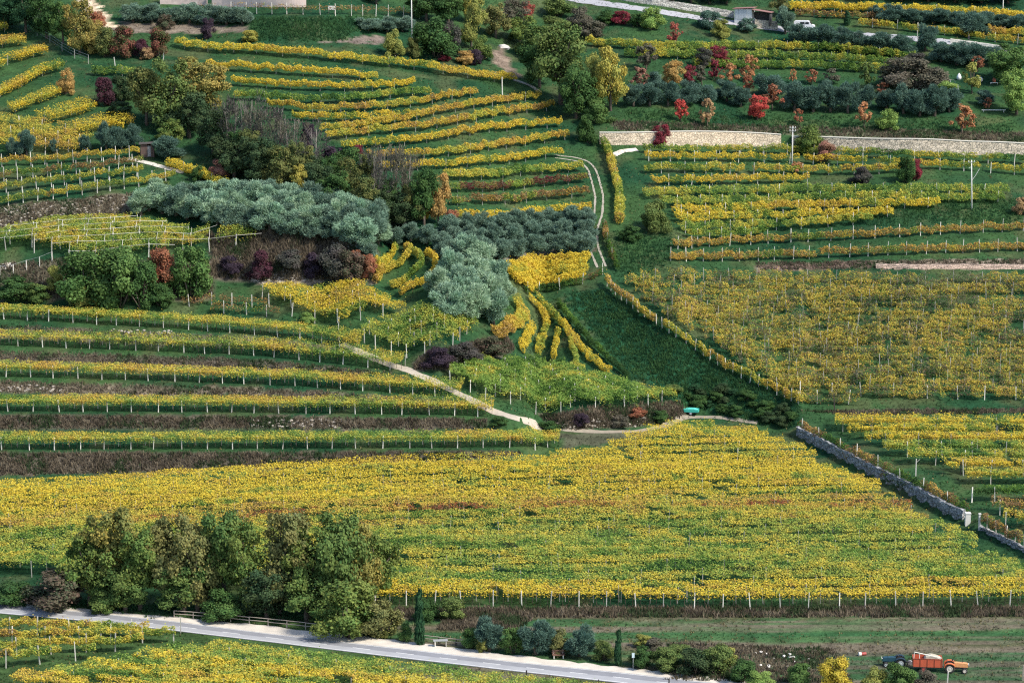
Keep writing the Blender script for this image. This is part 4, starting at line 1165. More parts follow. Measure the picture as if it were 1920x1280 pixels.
# --- shrubs above the highest terrace
for (kd, u, v, w_, h_, c, lab) in [('bush', 165, 572, 115, 112, 'green', 'big bright green shrub above the highest terrace row'), ('bush', 222, 577, 110, 120, 'green', 'largest dark-centred green shrub above the highest terrace row'), ('bush', 268, 576, 74, 92, 'dkgreen', 'dark green shrub left of the red one'),
                                   ('bush', 305, 540, 66, 82, 'rust', 'brick-red leafy shrub between the green ones'), ('bush', 357, 560, 84, 108, 'green', 'rounded green shrub right of the red one'), ('bush', 102, 548, 34, 52, 'yellowgreen', 'small yellow-green bush left of the green shrubs'),
                                   ('bush', 30, 562, 90, 46, 'dkgreen', 'low dark scrubby bush at the left edge above the terraces'), ('bush', 72, 566, 60, 36, 'woods2', 'low brownish-green bush above the highest terrace at left'), ('bush', 155, 574, 46, 40, 'yellowgreen', 'yellowish bush low in front of the big green shrubs'),
                                   ('bush', 186, 574, 34, 46, 'yellow', 'small yellow bush in front of the largest green shrub'), ('bush', 300, 572, 60, 44, 'dkgreen', 'dark low bush below the red shrub'), ('bush', 490, 524, 56, 58, 'maroon', 'dark maroon bush on the brown scarp'),
                                   ('bush', 433, 512, 44, 34, 'darkpurple', 'dark purplish bush at the left of the brown scarp'), ('bush', 590, 522, 60, 50, 'darkpurple', 'dark leafless bush in the middle of the brown scarp'), ('bush', 628, 528, 74, 72, 'purple', 'large dark thicket at the right of the brown scarp'),
                                   ('bush', 660, 530, 60, 64, 'purplegreen', 'brown-green thicket right of the dark scarp thicket'), ('bush', 668, 500, 40, 34, 'rust', 'reddish bush at the top right of the scarp'), ('bush', 690, 520, 40, 46, 'rust', 'small reddish-brown bush at the right end of the scarp'),
                                   ('bush', 545, 505, 60, 40, 'purple', 'greyish bush on the upper middle of the scarp'), ('bush', 577, 606, 30, 22, 'ltgreen', 'small light green bush below the flat yellow pergola'), ('bush', 820, 688, 60, 40, 'darkpurple', 'dark bush at the left end of the scrubby bank above the green pergola'),
                                   ('bush', 870, 676, 70, 36, 'purple', 'grey-brown bush in the middle of the scrubby bank'), ('bush', 920, 664, 70, 36, 'purplegreen', 'brown-green bush at the right end of the scrubby bank'), ('bush', 1030, 806, 44, 18, 'dkgreen', 'dark green bush beside the farm track bend'),
                                   ('bush', 935, 796, 34, 16, 'dkgreen', 'small dark bush at the end of the second terrace row'), ('bush', 1090, 798, 36, 24, 'darkpurple', 'dark bush on the brown bank under the green pergola'), ('bush', 1160, 800, 40, 22, 'greybrown', 'dry bush on the brown bank below the green pergola'),
                                   ('bush', 1238, 790, 34, 22, 'dkgreen', 'dark bush at the right of the brown bank by the turquoise trailer'), ('bush', 1195, 782, 40, 20, 'rust', 'reddish dry bush on the brown bank'), 
                                   ('bush', 1262, 738, 40, 18, 'midgreen', 'pale weedy bush beside the tip of the green pergola'),
                                   ('bush', 1228, 432, 68, 58, 'midgreen', 'dark green shrub beside the grassy bend right of the track'), ('bush', 1185, 452, 50, 30, 'dkgreen', 'low green bush on the grass below the track shrub'), ('bush', 1916, 402, 36, 36, 'tan', 'tan bush at the right edge beside the thick vine row')]:
    tree(kd, u, v, w_, h_, c, lab)
tree('airy', 1410, 672, 34, 34, 'orangetan', 'tiny yellow tree at the edge of the sparse vineyard') if False else None

grove([(1270, 735), (1330, 728), (1420, 752), (1490, 782), (1490, 806), (1440, 796), (1380, 780), (1300, 764)], 22, 30, 16, ['evergreen', 'dkgreen', 'dkgreen', 'belt'], 'dark bramble bush on the grass bank left of the stone wall', 'dark brambles on the grass bank', kind='bush', mind=20, seed=8, jit=.35)
# --- olive groves
grove([(240, 404), (300, 386), (400, 380), (480, 380), (620, 400), (700, 430), (715, 455), (690, 472), (600, 450), (520, 444), (440, 432), (330, 408)], 62, 58, 48, ['olive2', 'olive3', 'olive2', 'olive'], 'silvery olive tree in the dense grove below the bare wood',
      'olive grove below the bare wood', mind=27, seed=3)
for k, (u, v) in enumerate([(840, 442), (872, 440), (905, 438), (940, 436), (972, 434), (1004, 432), (1036, 430), (1068, 428), (1098, 428)]):
    tree('olive', u, v + random.uniform(-2, 2), 46, 40, 'olive', f'blue-grey olive, {ORD[k]} from the left in the back row of the grove beside the track', 'back row of the olives beside the tractor track')
for k, (u, v) in enumerate([(852, 466), (886, 463), (920, 461), (958, 458), (992, 456), (1026, 455), (1060, 454), (1096, 453)]):
    tree('olive', u, v + random.uniform(-2, 2), 48, 42, 'olive', f'blue-grey olive, {ORD[k]} from the left in the middle row of the grove beside the track', 'middle row of the olives beside the tractor track')
for k, (u, v) in enumerate([(902, 488), (934, 489), (968, 484), (1002, 482), (1042, 479), (1070, 478), (1096, 477)]):
    tree('olive', u, v, 48, 42, 'olive', f'blue-grey olive, {ORD[k]} from the left in the front row of the grove beside the track', 'front row of the olives beside the tractor track')
for k, (u, v, s) in enumerate([(870, 500, 62), (905, 516, 66), (845, 530, 64), (885, 540, 70), (930, 545, 66), (820, 560, 60), (862, 572, 74), (915, 580, 74), (842, 596, 66), (885, 604, 72), (925, 606, 64), (940, 570, 50)]):
    tree('olive', u, v, s * 1.05, s, ['olive2', 'olive3'][k % 2], 'large pale olive tree in the tight clump beside the curved rows', 'clump of large pale olives')
for k, (u, v) in enumerate([(712, 452), (738, 462), (770, 452), (800, 456), (826, 470), (690, 486), (838, 486)]):
    tree('olive', u, v, 44, 36, 'olive', 'small olive tree between the grove and the curved rows', 'small olives above the curved rows')
# upper left olives
for k, (u, v, s, h) in enumerate([(50, 292, 38, 48), (24, 292, 26, 34), (102, 288, 18, 26), (160, 284, 24, 30), (200, 282, 38, 54), (228, 280, 34, 46), (252, 276, 34, 44)]):
    tree('olive', u, v, s, h, 'olived', ['round dark olive tree behind the thin rows at the left edge', 'small olive left of the round dark one', 'tiny olive right of the round dark one', 'small olive left of the group by the hut', 'largest olive of the group left of the hut',
                                         'middle olive of the group left of the hut', 'olive nearest the hut on its left'][k])
tree('olive', 315, 298, 62, 44, 'olived', 'wide rounded olive right of the little hut')
for k, (u, v, w_, h_) in enumerate([(250, 42, 50, 34), (285, 42, 50, 36), (320, 44, 46, 34), (355, 44, 50, 36), (392, 46, 50, 36), (425, 46, 52, 38), (455, 46, 44, 36)]):
    tree('olive', u, v, w_, h_, 'olive', f'grey-green olive at the top left, {ORD[k]} from the left above the dirt path', 'olives above the dirt path')
for k, (u, v, w_, h_) in enumerate([(690, 58, 50, 26), (725, 60, 50, 28), (755, 60, 46, 28)]):
    tree('olive', u, v, w_, h_, 'olive', f'grey-green olive {["left", "middle", "right"][k]} of the three behind the tall pole at the top')
tree('bush', 310, 57, 34, 32, 'purplegreen', 'dark round bush on the dirt path below the olives, left one')
tree('bush', 390, 72, 30, 40, 'darkpurple', 'dark purple bush on the dirt path below the olives, right one')
tree('bush', 470, 78, 36, 22, 'yellow', 'yellow bush at the foot of the green slope')

# --- dark trees and coloured shrubs, upper left
for (kd, u, v, w_, h_, c, lab) in [('broad', 10, 55, 70, 70, 'evergreen', 'dark evergreen tree in the top left corner'), ('broad', 48, 62, 70, 80, 'evergreen', 'second dark evergreen tree from the top left corner'), ('broad', 88, 72, 70, 90, 'dkgreen', 'third dark green tree from the top left corner'),
                                   ('broad', 118, 82, 52, 80, 'green', 'bright-sided green tree right of the dark evergreens'), ('broad', 150, 100, 66, 100, 'olivegold', 'yellow-olive tree below the sandy slope'), ('bush', 175, 100, 50, 66, 'olivegold', 'golden shrub right of the yellow-olive tree'),
                                   ('bush', 200, 106, 50, 60, 'belty', 'green shrub left of the crimson-topped one'), ('bush', 234, 108, 56, 62, 'redgreen', 'crimson-topped green shrub below the tip of the sandy slope'), ('bush', 265, 108, 40, 36, 'maroon', 'dark shadowy shrub between the two crimson-topped ones'),
                                   ('bush', 298, 108, 48, 60, 'redgreen', 'red and green shrub at the left end of the long upper vine row'), ('bush', 275, 112, 28, 24, 'tan', 'small tan bush below the red and green shrub'), ('bush', 178, 60, 50, 40, 'rust', 'rusty brush on the sandy slope'),
                                   ('bush', 125, 178, 36, 50, 'orangetan', 'orange-yellow bush at the ends of the slanting rows'), ('bush', 198, 198, 46, 56, 'maroon', 'dark crimson bush left of the big olive-green trees'), ('bush', 230, 190, 50, 50, 'belt', 'dark green shrub behind the crimson bush'),
                                   ('bush', 225, 222, 50, 34, 'belt', 'dark shrub in the hollow right of the yellow rows')]:
    tree(kd, u, v, w_, h_, c, lab)
# --- the wooded belt running down to the right
B_ = ' in the wooded belt'
for (kd, u, v, w_, h_, c, lab) in [
    ('broad', 275, 235, 80, 110, 'belty', 'leftmost olive-green tree' + B_), ('broad', 320, 245, 110, 130, 'midgreen', 'big green tree, second from the left' + B_), ('broad', 345, 180, 60, 75, 'olivegold', 'tan-topped tree behind the big green one' + B_),
    ('broad', 385, 215, 96, 100, 'olivegold', 'golden-topped green tree, third from the left' + B_), ('broad', 355, 258, 90, 90, 'belt', 'dark lower tree under the golden-topped one' + B_), ('broad', 318, 272, 56, 48, 'woods', 'low olive-brown tree just above the hut olive'),
    ('broad', 400, 290, 80, 90, 'belt', 'dark green tree left of the bare purple trees' + B_), ('bare', 435, 296, 70, 110, 'purple', 'leftmost bare grey tree' + B_), ('bare', 462, 304, 76, 122, 'purple', 'tall bare purple-grey tree' + B_),
    ('bare', 490, 306, 70, 110, 'greybrown', 'bare grey-brown tree right of the tall purple one' + B_), ('bare', 518, 312, 76, 114, 'purple', 'bare purple-topped tree in the middle' + B_), ('bare', 548, 318, 70, 100, 'greybrown', 'thin bare tree left of the dark purple tree' + B_),
    ('broad', 577, 290, 36, 64, 'darkpurple', 'narrow dark purple tree against the yellow rows'), ('bare', 590, 336, 70, 100, 'purple', 'bare tree right of the narrow dark purple one' + B_), ('broad', 625, 335, 50, 62, 'darkpurple', 'dark purplish tree left of the small red bush'),
    ('broad', 645, 362, 76, 90, 'dkgreen', 'dark green tree below the small red bush' + B_), ('bush', 672, 292, 28, 22, 'crimson', 'small red bush at the edge of the yellow rows'), ('broad', 685, 376, 66, 96, 'belty', 'olive tree-shaped ivy-green tree' + B_),
    ('bare', 705, 402, 70, 120, 'purple', 'bare tree with pale trunks, left of the pair' + B_), ('bare', 735, 408, 76, 130, 'greybrown', 'bare tree with pale trunks, middle one' + B_), ('bare', 760, 410, 66, 120, 'greybrown', 'bare tree with pale trunks next to the last green tree' + B_),
    ('broad', 795, 424, 64, 112, 'dkgreen', 'last big green tree at the lower end' + B_), ('broad', 822, 418, 46, 94, 'orangetan', 'orange-tan tree beside the last green one' + B_), ('bush', 792, 412, 34, 52, 'byellow', 'bright yellow leaves below the last green tree'),
    ('bush', 848, 432, 34, 42, 'rust', 'dull red bush at the lower end of the belt'), ('broad', 565, 368, 42, 60, 'yellow', 'small tan-yellow tree at the lower edge' + B_), ('bush', 545, 385, 50, 34, 'green', 'low bright green bush left of the tan-yellow tree'),
    ('broad', 440, 336, 84, 84, 'belt', 'dark understorey tree above the yellow row, left one' + B_), ('broad', 485, 348, 86, 90, 'belt', 'dark understorey tree above the yellow row, right one' + B_), ('broad', 525, 362, 76, 86, 'belty', 'mottled understorey tree left of the tan-yellow tree' + B_),
    ('broad', 600, 382, 76, 80, 'belt', 'dark understorey tree right of the tan-yellow tree' + B_), ('broad', 635, 396, 76, 76, 'dkgreen', 'dark understorey tree above the olive grove' + B_), ('broad', 672, 406, 70, 76, 'belty', 'mottled understorey tree above the right end of the grove' + B_),
    ('broad', 715, 424, 70, 66, 'belt', 'dark understorey tree under the bare pair' + B_), ('broad', 760, 430, 66, 66, 'belt', 'dark understorey tree under the last bare tree' + B_), ('bush', 412, 334, 44, 36, 'pink', 'pinkish-brown bush beside the yellow row and belt'),
    ('bush', 372, 338, 32, 28, 'dkgreen', 'dark bush at the lower end of the white hut path'), ('bush', 305, 365, 36, 28, 'midgreen', 'green weedy bush on the stony bank below the hut path'), ('broad', 510, 340, 60, 60, 'dkgreen', 'shadowy tree between the understorey pair' + B_)]:
    tree(kd, u, v, w_, h_, c, lab)

for k, (u, v) in enumerate([(415, 312), (452, 322), (478, 328), (505, 334), (535, 345), (562, 350), (590, 358), (618, 368), (652, 384), (690, 394), (728, 412), (775, 424)]):
    tree('broad', u, v, 62, 66 + 10 * (k % 3), ['belt', 'dkgreen', 'belty'][k % 3], f'dark ivy-green undergrowth tree, {ORD[k]} from the left along the foot of the wooded belt', 'undergrowth trees of the wooded belt')
# --- upper centre
for (kd, u, v, w_, h_, c, lab) in [
    ('broad', 705, 8, 60, 40, 'belty', 'green tree at the top edge left of the tall pole'), ('broad', 800, 40, 76, 60, 'dkgreen', 'dark green tree behind the domed bush at the top'), ('broad', 840, 46, 70, 66, 'dkgreen', 'dark tree left of the tall yellow poplar at the top'),
    ('bush', 738, 106, 42, 52, 'yellowgreen', 'tan-yellow bush left of the foot of the tall pole'), ('bush', 776, 108, 30, 40, 'belty', 'thin yellow-green bush at the foot of the tall pole'), ('bush', 815, 106, 90, 76, 'dkgreen', 'large dark domed bush right of the tall pole'),
    ('bush', 843, 104, 46, 64, 'purple', 'brown-purple right side bush of the dark dome'), ('bush', 834, 115, 24, 14, 'crimson', 'tiny red bush at the foot of the dark dome'), ('bush', 872, 120, 40, 26, 'orangetan', 'small orange-yellow bush above the long upper row'),
    ('broad', 884, 92, 54, 100, 'yellowgreen', 'tall yellow-green poplar at the top'), ('broad', 880, 44, 46, 60, 'yellow', 'yellow poplar top at the upper edge'), ('bush', 900, 112, 50, 46, 'woods', 'pale olive shrub below the poplar'), ('bush', 890, 122, 36, 30, 'darkpurple', 'dark shrub above the right end of the long upper row'),
    ('broad', 930, 72, 62, 66, 'woodsbrown', 'brown-green tree right of the poplar'), ('broad', 962, 50, 60, 52, 'greybrown', 'grey-brown tree left of the small red tree'), ('broad', 990, 42, 28, 40, 'red', 'small red tree at the top, right of the grey-brown one'),
    ('broad', 975, 84, 70, 56, 'woods', 'olive tree-crown above the pale rock'), ('broad', 1000, 110, 80, 66, 'woods2', 'olive-green tree right of the pale rock'), ('bush', 1045, 30, 70, 46, 'midgreen', 'dull green shrub at the top edge beside the lane'),
    ('bush', 1040, 70, 70, 40, 'midgreen', 'wide green shrub above the big dark tree'), ('broad', 1052, 195, 118, 150, 'midgreen', 'huge dark green tree in the gully at the end of the central rows'), ('broad', 1012, 165, 76, 96, 'dkgreen', 'dark tree left of the huge one in the gully'),
    ('broad', 1080, 222, 80, 100, 'dkgreen', 'dark tree in front of the huge one beside the pole'), ('broad', 1145, 208, 66, 118, 'yellow', 'tall yellow tree with pale trunks right of the pole'), ('broad', 1115, 200, 54, 100, 'yellowgreen', 'yellow-green tree standing for the shaded left half of the tall yellow one'),  # greener leaves of the yellow-green one paint the yellow tree's shaded half
    ('bush', 1120, 228, 66, 46, 'green', 'light green bush at the foot of the tall yellow tree'), ('bush', 1100, 268, 42, 56, 'dkgreen', 'dark bush below the pole at the end of the white wall'), ('bush', 1085, 56, 56, 44, 'greybrown', 'grey-brown bush below the lane'),
    ('bush', 1108, 72, 56, 36, 'greybrown', 'brown bush left of the upper yellow-green rows'), ('bush', 1166, 46, 40, 28, 'crimson', 'dark crimson bush below the lane'), ('bush', 1135, 44, 40, 26, 'dkgreen', 'dark bush left of the crimson one below the lane'),
    ('bush', 1196, 50, 40, 26, 'dkgreen', 'dark bush right of the crimson one below the lane'), ('bush', 1222, 56, 48, 46, 'ltgreen', 'yellow-green bush standing against the lane'), ('airy', 1264, 86, 36, 40, 'red', 'small red tree above the yellow-green rows'),
    ('bush', 1330, 54, 46, 36, 'olived', 'dark olive-like bush below the stone wall of the lane'), ('bush', 1352, 72, 40, 36, 'yellowgreen', 'pale yellow-green bush below the stone wall'), ('bush', 1400, 60, 38, 28, 'olived', 'dark rounded bush below the shed'),
    ('olive', 1472, 64, 42, 50, 'olive', 'lone olive tree with dark trunk left of the white van'), ('broad', 1462, 30, 44, 44, 'woodsbrown', 'brown-green tree right of the shed'), ('column', 1588, 48, 13, 26, 'evergreen', 'small dark cypress below the bright yellow row')]:
    tree(kd, u, v, w_, h_, c, lab)
for k, u in enumerate([1230, 1262, 1296, 1330, 1362]):
    tree('broad', u, 4 + k, 52, 34, 'evergreen', f'dark tree along the top edge above the lane wall, {ORD[k]} from the left', 'dark trees above the lane wall')
for k, u in enumerate([1560, 1620, 1690, 1740, 1790, 1840, 1890]):
    tree('broad', u, -2 + k * 1.6, 70, 30, 'evergreen', f'dark tree along the top edge above the bright yellow row, {ORD[k]} from the left', 'dark trees above the bright yellow row')

# --- orchard on the right
O_ = ' in the orchard'
for (kd, u, v, w_, h_, c, lab) in [
    ('airy', 1212, 132, 54, 48, 'greybrown', 'brown-olive fruit tree at the upper left' + O_), ('airy', 1198, 168, 48, 40, 'pink', 'pinkish fruit tree right of the tall yellow tree'), ('bush', 1228, 166, 36, 34, 'olived', 'dark bush between the pinkish and orange fruit trees'),
    ('broad', 1262, 162, 46, 48, 'orangetan', 'orange-tan fruit tree, left of the crimson one' + O_), ('broad', 1291, 160, 28, 38, 'crimson', 'dark crimson fruit tree right of the orange-tan one' + O_), ('broad', 1318, 128, 42, 38, 'purple', 'brown-purple fruit tree between two yellow-green rows'),
    ('broad', 1352, 124, 46, 38, 'crimson', 'domed crimson tree on the yellow-green rows'), ('airy', 1340, 152, 34, 38, 'crimson', 'small crimson fruit tree below the domed one' + O_), ('airy', 1316, 160, 40, 36, 'greybrown', 'dull brown fruit tree left of the small crimson one' + O_),
    ('airy', 1368, 158, 44, 36, 'orange', 'orange fruit tree right of the small crimson one' + O_), ('airy', 1405, 152, 44, 46, 'orange', 'taller orange fruit tree above the olives' + O_), ('airy', 1402, 176, 30, 34, 'rust', 'rusty little tree among the olives' + O_),
    ('airy', 1276, 228, 36, 40, 'bred', 'bright red little tree on the dark grass, leftmost'), ('airy', 1326, 238, 40, 50, 'tan', 'thin tan little tree on the dark grass'), ('broad', 1420, 226, 42, 48, 'bred', 'vivid orange-red tree in front of the olives'),
    ('airy', 1448, 206, 58, 46, 'rust', 'dark red spreading tree beside the vivid orange-red one'), ('airy', 1620, 240, 38, 48, 'orange', 'orange little tree on the dark grass right of the olives'), ('bush', 1663, 244, 44, 40, 'ltgreen', 'light green round bush right of the orange little tree'),
    ('airy', 1803, 250, 60, 52, 'orange', 'largest orange tree at the right above the white wall'), ('airy', 1496, 234, 28, 28, 'rust', 'small red tree just above the pole on the wall'), ('broad', 1237, 276, 40, 42, 'crimson', 'crimson tree standing in front of the white wall'),
    ('bush', 1515, 286, 62, 54, 'woods', 'big olive-brown bush covering the white wall'), ('bush', 1548, 302, 44, 40, 'pink', 'pinkish-brown bush at the foot of the white wall'), ('bush', 1700, 342, 40, 54, 'dkgreen', 'dark green tree among the vine rows below the wall'),
    ('bush', 1718, 338, 24, 44, 'crimson', 'crimson bush beside the dark green tree among the rows'), ('bush', 1614, 342, 42, 32, 'purple', 'brown bush among the vine rows below the wall'), ('airy', 1494, 326, 34, 22, 'orange', 'orange bush at the foot of the pole among the rows'),
    ('bush', 1700, 168, 110, 66, 'greybrown', 'wide grey-green shrub at the end of the yellow-green rows'), ('bush', 1752, 172, 70, 50, 'greybrown', 'right part shrub of the wide grey-green thicket'), ('bush', 1715, 130, 50, 32, 'purple', 'brown bush at the right end of the yellow-green rows'),
    ('airy', 1625, 168, 40, 50, 'midgreen', 'thin greenish tree above the olives' + O_), ('airy', 1486, 158, 18, 28, 'orange', 'tiny orange tree above the olives' + O_), ('airy', 1522, 158, 34, 26, 'rust', 'low red-brown tree above the olives, left one'),
    ('airy', 1560, 158, 40, 28, 'greybrown', 'low brownish tree above the olives, right one'), ('airy', 1655, 180, 34, 24, 'rust', 'low rusty tree between the olives and the wide thicket'),
    ('broad', 1885, 156, 92, 74, 'green', 'big dark green tree in the garden at the right'), ('broad', 1906, 214, 70, 84, 'ltgreen', 'bright green tree with pale trunk at the right edge'), ('bush', 1845, 198, 40, 30, 'olived', 'rounded blue-green bush in the garden'),
    ('airy', 1822, 176, 44, 56, 'yellowgreen', 'yellowish bushy plant in the garden beside the white covers'), ('airy', 1832, 136, 32, 30, 'rust', 'rust-red small tree at the back of the garden'), ('airy', 1852, 206, 22, 22, 'rust', 'tiny red sapling above the pale plank in the garden'),
    ('bush', 1775, 185, 60, 34, 'ltgreen', 'pale green bush in front of the garden steps')]:
    tree(kd, u, v, w_, h_, c, lab)
for k, (u, v, w_, h_) in enumerate([(1188, 200, 44, 42), (1218, 199, 46, 42), (1252, 198, 48, 46), (1286, 198, 48, 46), (1322, 197, 46, 42), (1362, 190, 48, 40), (1388, 200, 42, 36), (1445, 186, 62, 50), (1490, 208, 54, 54), (1524, 210, 52, 58), (1556, 210, 50, 58), (1590, 212, 50, 58), (1622, 208, 46, 48),
                                    (1662, 204, 42, 36), (1694, 214, 50, 56), (1724, 218, 48, 48), (1752, 218, 54, 58), (1780, 210, 46, 44)]):
    tree('olive', u, v, w_, h_, 'olived', f'dark blue-green olive, {ORD[k]} from the left in the row behind the red little trees', 'long row of dark olives in the orchard')
for k, (u, v, w_, h_) in enumerate([(1500, 84, 52, 38), (1538, 88, 54, 42), (1574, 92, 48, 40), (1610, 94, 46, 34), (1650, 98, 58, 38), (1692, 104, 52, 38), (1735, 96, 46, 54), (1765, 116, 50, 36), (1794, 122, 60, 42), (1832, 124, 60, 42), (1862, 124, 44, 36)]):
    tree('olive', u, v, w_, h_, 'olived', f'dark olive, {ORD[k]} from the left in the row below the lane at the upper right', 'dark olives below the lane')
for k, (u, v, w_, h_) in enumerate([(1638, 34, 22, 24), (1668, 42, 58, 32), (1712, 44, 48, 28), (1752, 44, 56, 28), (1788, 46, 46, 28), (1858, 50, 60, 28), (1900, 54, 60, 28)]):
    tree('olive', u, v, w_, h_, 'olived', f'dark olive, {ORD[k]} from the left under the bright yellow row at the top right', 'dark olives under the bright yellow row')
tree('olive', 1822, 66, 66, 42, 'olived', 'large round dark olive beside the standing person near the lane')
#@@PART4
# ------------------------------------------------------------------ walls
def stone_mat(name, c1, c2, joint, scale):
    if name in MATS: return MATS[name]
    m, t, b = newmat(name)
    tc = t.nodes.new('ShaderNodeTexCoord')
    nz = t.nodes.new('ShaderNodeTexNoise'); nz.inputs['Scale'].default_value = 1.2; nz.inputs['Detail'].default_value = 4
    t.links.new(tc.outputs['Object'], nz.inputs['Vector'])
    v = t.nodes.new('ShaderNodeTexVoronoi'); v.inputs['Scale'].default_value = scale
    t.links.new(tc.outputs['Object'], v.inputs['Vector'])
    e = t.nodes.new('ShaderNodeTexVoronoi'); e.feature = 'DISTANCE_TO_EDGE'; e.inputs['Scale'].default_value = scale
    t.links.new(tc.outputs['Object'], e.inputs['Vector'])
    sp = t.nodes.new('ShaderNodeSeparateColor'); t.links.new(v.outputs['Color'], sp.inputs[0])
    mx = t.nodes.new('ShaderNodeMix'); mx.data_type = 'RGBA'; mx.inputs[6].default_value = (*c1, 1); mx.inputs[7].default_value = (*c2, 1)
    t.links.new(sp.outputs[0], mx.inputs[0])
    st = t.nodes.new('ShaderNodeMix'); st.data_type = 'RGBA'; st.blend_type = 'MULTIPLY'; st.inputs[0].default_value = .8
    mr0 = t.nodes.new('ShaderNodeMapRange'); mr0.inputs[1].default_value = .3; mr0.inputs[2].default_value = .7; mr0.inputs[3].default_value = .65; mr0.inputs[4].default_value = 1.15
    t.links.new(nz.outputs[0], mr0.inputs[0]); t.links.new(mx.outputs[2], st.inputs[6]); t.links.new(mr0.outputs[0], st.inputs[7])
    mr = t.nodes.new('ShaderNodeMapRange'); mr.inputs[1].default_value = .0; mr.inputs[2].default_value = .10
    t.links.new(e.outputs['Distance'], mr.inputs[0])
    m2 = t.nodes.new('ShaderNodeMix'); m2.data_type = 'RGBA'; m2.inputs[6].default_value = (*joint, 1)
    t.links.new(mr.outputs[0], m2.inputs[0]); t.links.new(st.outputs[2], m2.inputs[7])
    t.links.new(m2.outputs[2], b.inputs['Base Color']); b.inputs['Roughness'].default_value = .9
    bp = t.nodes.new('ShaderNodeBump'); bp.inputs['Strength'].default_value = .8; bp.inputs['Distance'].default_value = .08
    t.links.new(mr.outputs[0], bp.inputs['Height']); t.links.new(bp.outputs[0], b.inputs['Normal'])
    MATS[name] = m
    return m

def wall(px, label, m, height=None, toppx=None, thick=.5, rough=.06, cap=None, name='stone_wall', cat='wall', lift=.15, parapet=0.0, off=-.25):
    path = smoothpath(px, .6, 2)
    mid = path[len(path) // 2]
    root = np.array((mid[0], mid[1], float(zt(mid[0], mid[1]))))
    g = np.gradient(path, axis=0); g /= np.linalg.norm(g, axis=1)[:, None] + 1e-9
    n_ = np.stack([-g[:, 1], g[:, 0]], 1)
    n_[n_[:, 1] < 0] *= -1
    rnd = random.Random(5)
    vs = []; fs = []; nh = 7
    tops = []
    for i, p in enumerate(path):
        f = p + n_[i] * off
        zb = float(zt(*f)) - .3
        if height is None:
            q = p + n_[i] * 1.6
            ztop = max(float(zt(*q)), float(zt(*(p + n_[i] * .9)))) + lift
        else:
            ztop = float(zt(*p)) + height
        tops.append(ztop)
    tops = np.array(tops)
    for _ in range(150):
        tops[1:-1] = (tops[:-2] + 2 * tops[1:-1] + tops[2:]) / 4
    for i, p in enumerate(path):
        f = p + n_[i] * off
        zb = float(zt(*f)) - .3
        for k in range(nh):
            z = zb + (tops[i] - zb) * k / (nh - 1)
            bat = .12 * (k / (nh - 1))
            q = f + n_[i] * (bat + rnd.uniform(-rough, rough))
            vs.append((q[0] - root[0], q[1] - root[1], z - root[2] + (rnd.uniform(-rough, rough) if k == nh - 1 else 0)))
        q = f + n_[i] * (thick + .12)
        vs.append((q[0] - root[0], q[1] - root[1], tops[i] - root[2] + rnd.uniform(-rough, rough)))
        vs.append((q[0] - root[0], q[1] - root[1], zb - root[2]))
    w_ = nh + 2
    for i in range(len(path) - 1):
        for k in range(w_ - 1):
            fs.append((i * w_ + k, (i + 1) * w_ + k, (i + 1) * w_ + k + 1, i * w_ + k + 1))
    fs.append(tuple(range(w_))); fs.append(tuple(range((len(path) - 1) * w_, len(path) * w_))[::-1])
    r_ = empty(name, tuple(root)); tag(r_, label, cat)
    meshobj('wall_face', pymesh('wall_face', vs, fs, m), r_)
    if cap:
        vs = []; fs = []
        for i, p in enumerate(path):
            f = p + n_[i] * off
            for (o, dz) in ((.02, .04), (.02, .16), (thick + .2, .16), (thick + .2, .04)):
                q = f + n_[i] * o
                vs.append((q[0] - root[0], q[1] - root[1], tops[i] + dz - root[2]))
        for i in range(len(path) - 1):
            for k in range(4):
                fs.append((i * 4 + k, (i + 1) * 4 + k, (i + 1) * 4 + (k + 1) % 4, i * 4 + (k + 1) % 4))
        meshobj('coping', pymesh('coping', vs, fs, cap), r_)
    return r_

limestone = stone_mat('limestone_wall', (.72, .60, .45), (.56, .46, .34), (.32, .26, .19), 2.0)
greystone = stone_mat('grey_stone_wall', (.44, .44, .43), (.22, .23, .24), (.05, .05, .055), 2.2)
rough_lime = stone_mat('rough_limestone', (.66, .57, .45), (.46, .40, .31), (.20, .18, .15), 2.0)
capm = mat('coping_stone', (.66, .62, .54), .9, .15, 3)
def pxline(f, us): return [(u, float(f(u))) for u in us]
wall([(u, v - 1) for u, v in pxline(WALLBOT, np.arange(1124, 1480, 20))], 'pale limestone retaining wall below the orchard, left clean part', limestone, height=2.15, cap=capm, name='retaining_wall')
wall([(u, v - 1) for u, v in pxline(WALLBOT, np.arange(1484, 2000, 20))], 'pale limestone retaining wall below the orchard, right overgrown part', rough_lime, height=2.0, cap=capm, name='retaining_wall')
wall([(u, v - 1) for u, v in pxline(STBOT, np.arange(1494, 1812, 12))], 'grey dry-stone wall slanting down beside the big yellow field', greystone, name='stone_wall', height=1.35, rough=.12)
wall([(u, v - 1) for u, v in pxline(STBOT, np.arange(1836, 2010, 12))], 'low grey stone footing at the right edge below the stone wall', greystone, height=.55, name='stone_wall', rough=.1)
wall([(1118, -6), (1180, 3), (1240, 12), (1310, 23), (1376, 34)], 'pale rubble wall above the upper lane', stone_mat('rubble', (.60, .58, .53), (.44, .42, .38), (.22, .21, .19), 2.0), height=1.5, name='stone_wall')
wall([(1415, 52), (1436, 54), (1458, 57)], 'short squared stone wall right of the shed', rough_lime, height=1.9, name='stone_wall', rough=.03)
wall([(1782, 80), (1830, 86), (1886, 95)], 'low pale wall beside the lane right of the person', capm, height=.9, name='stone_wall', rough=.03)
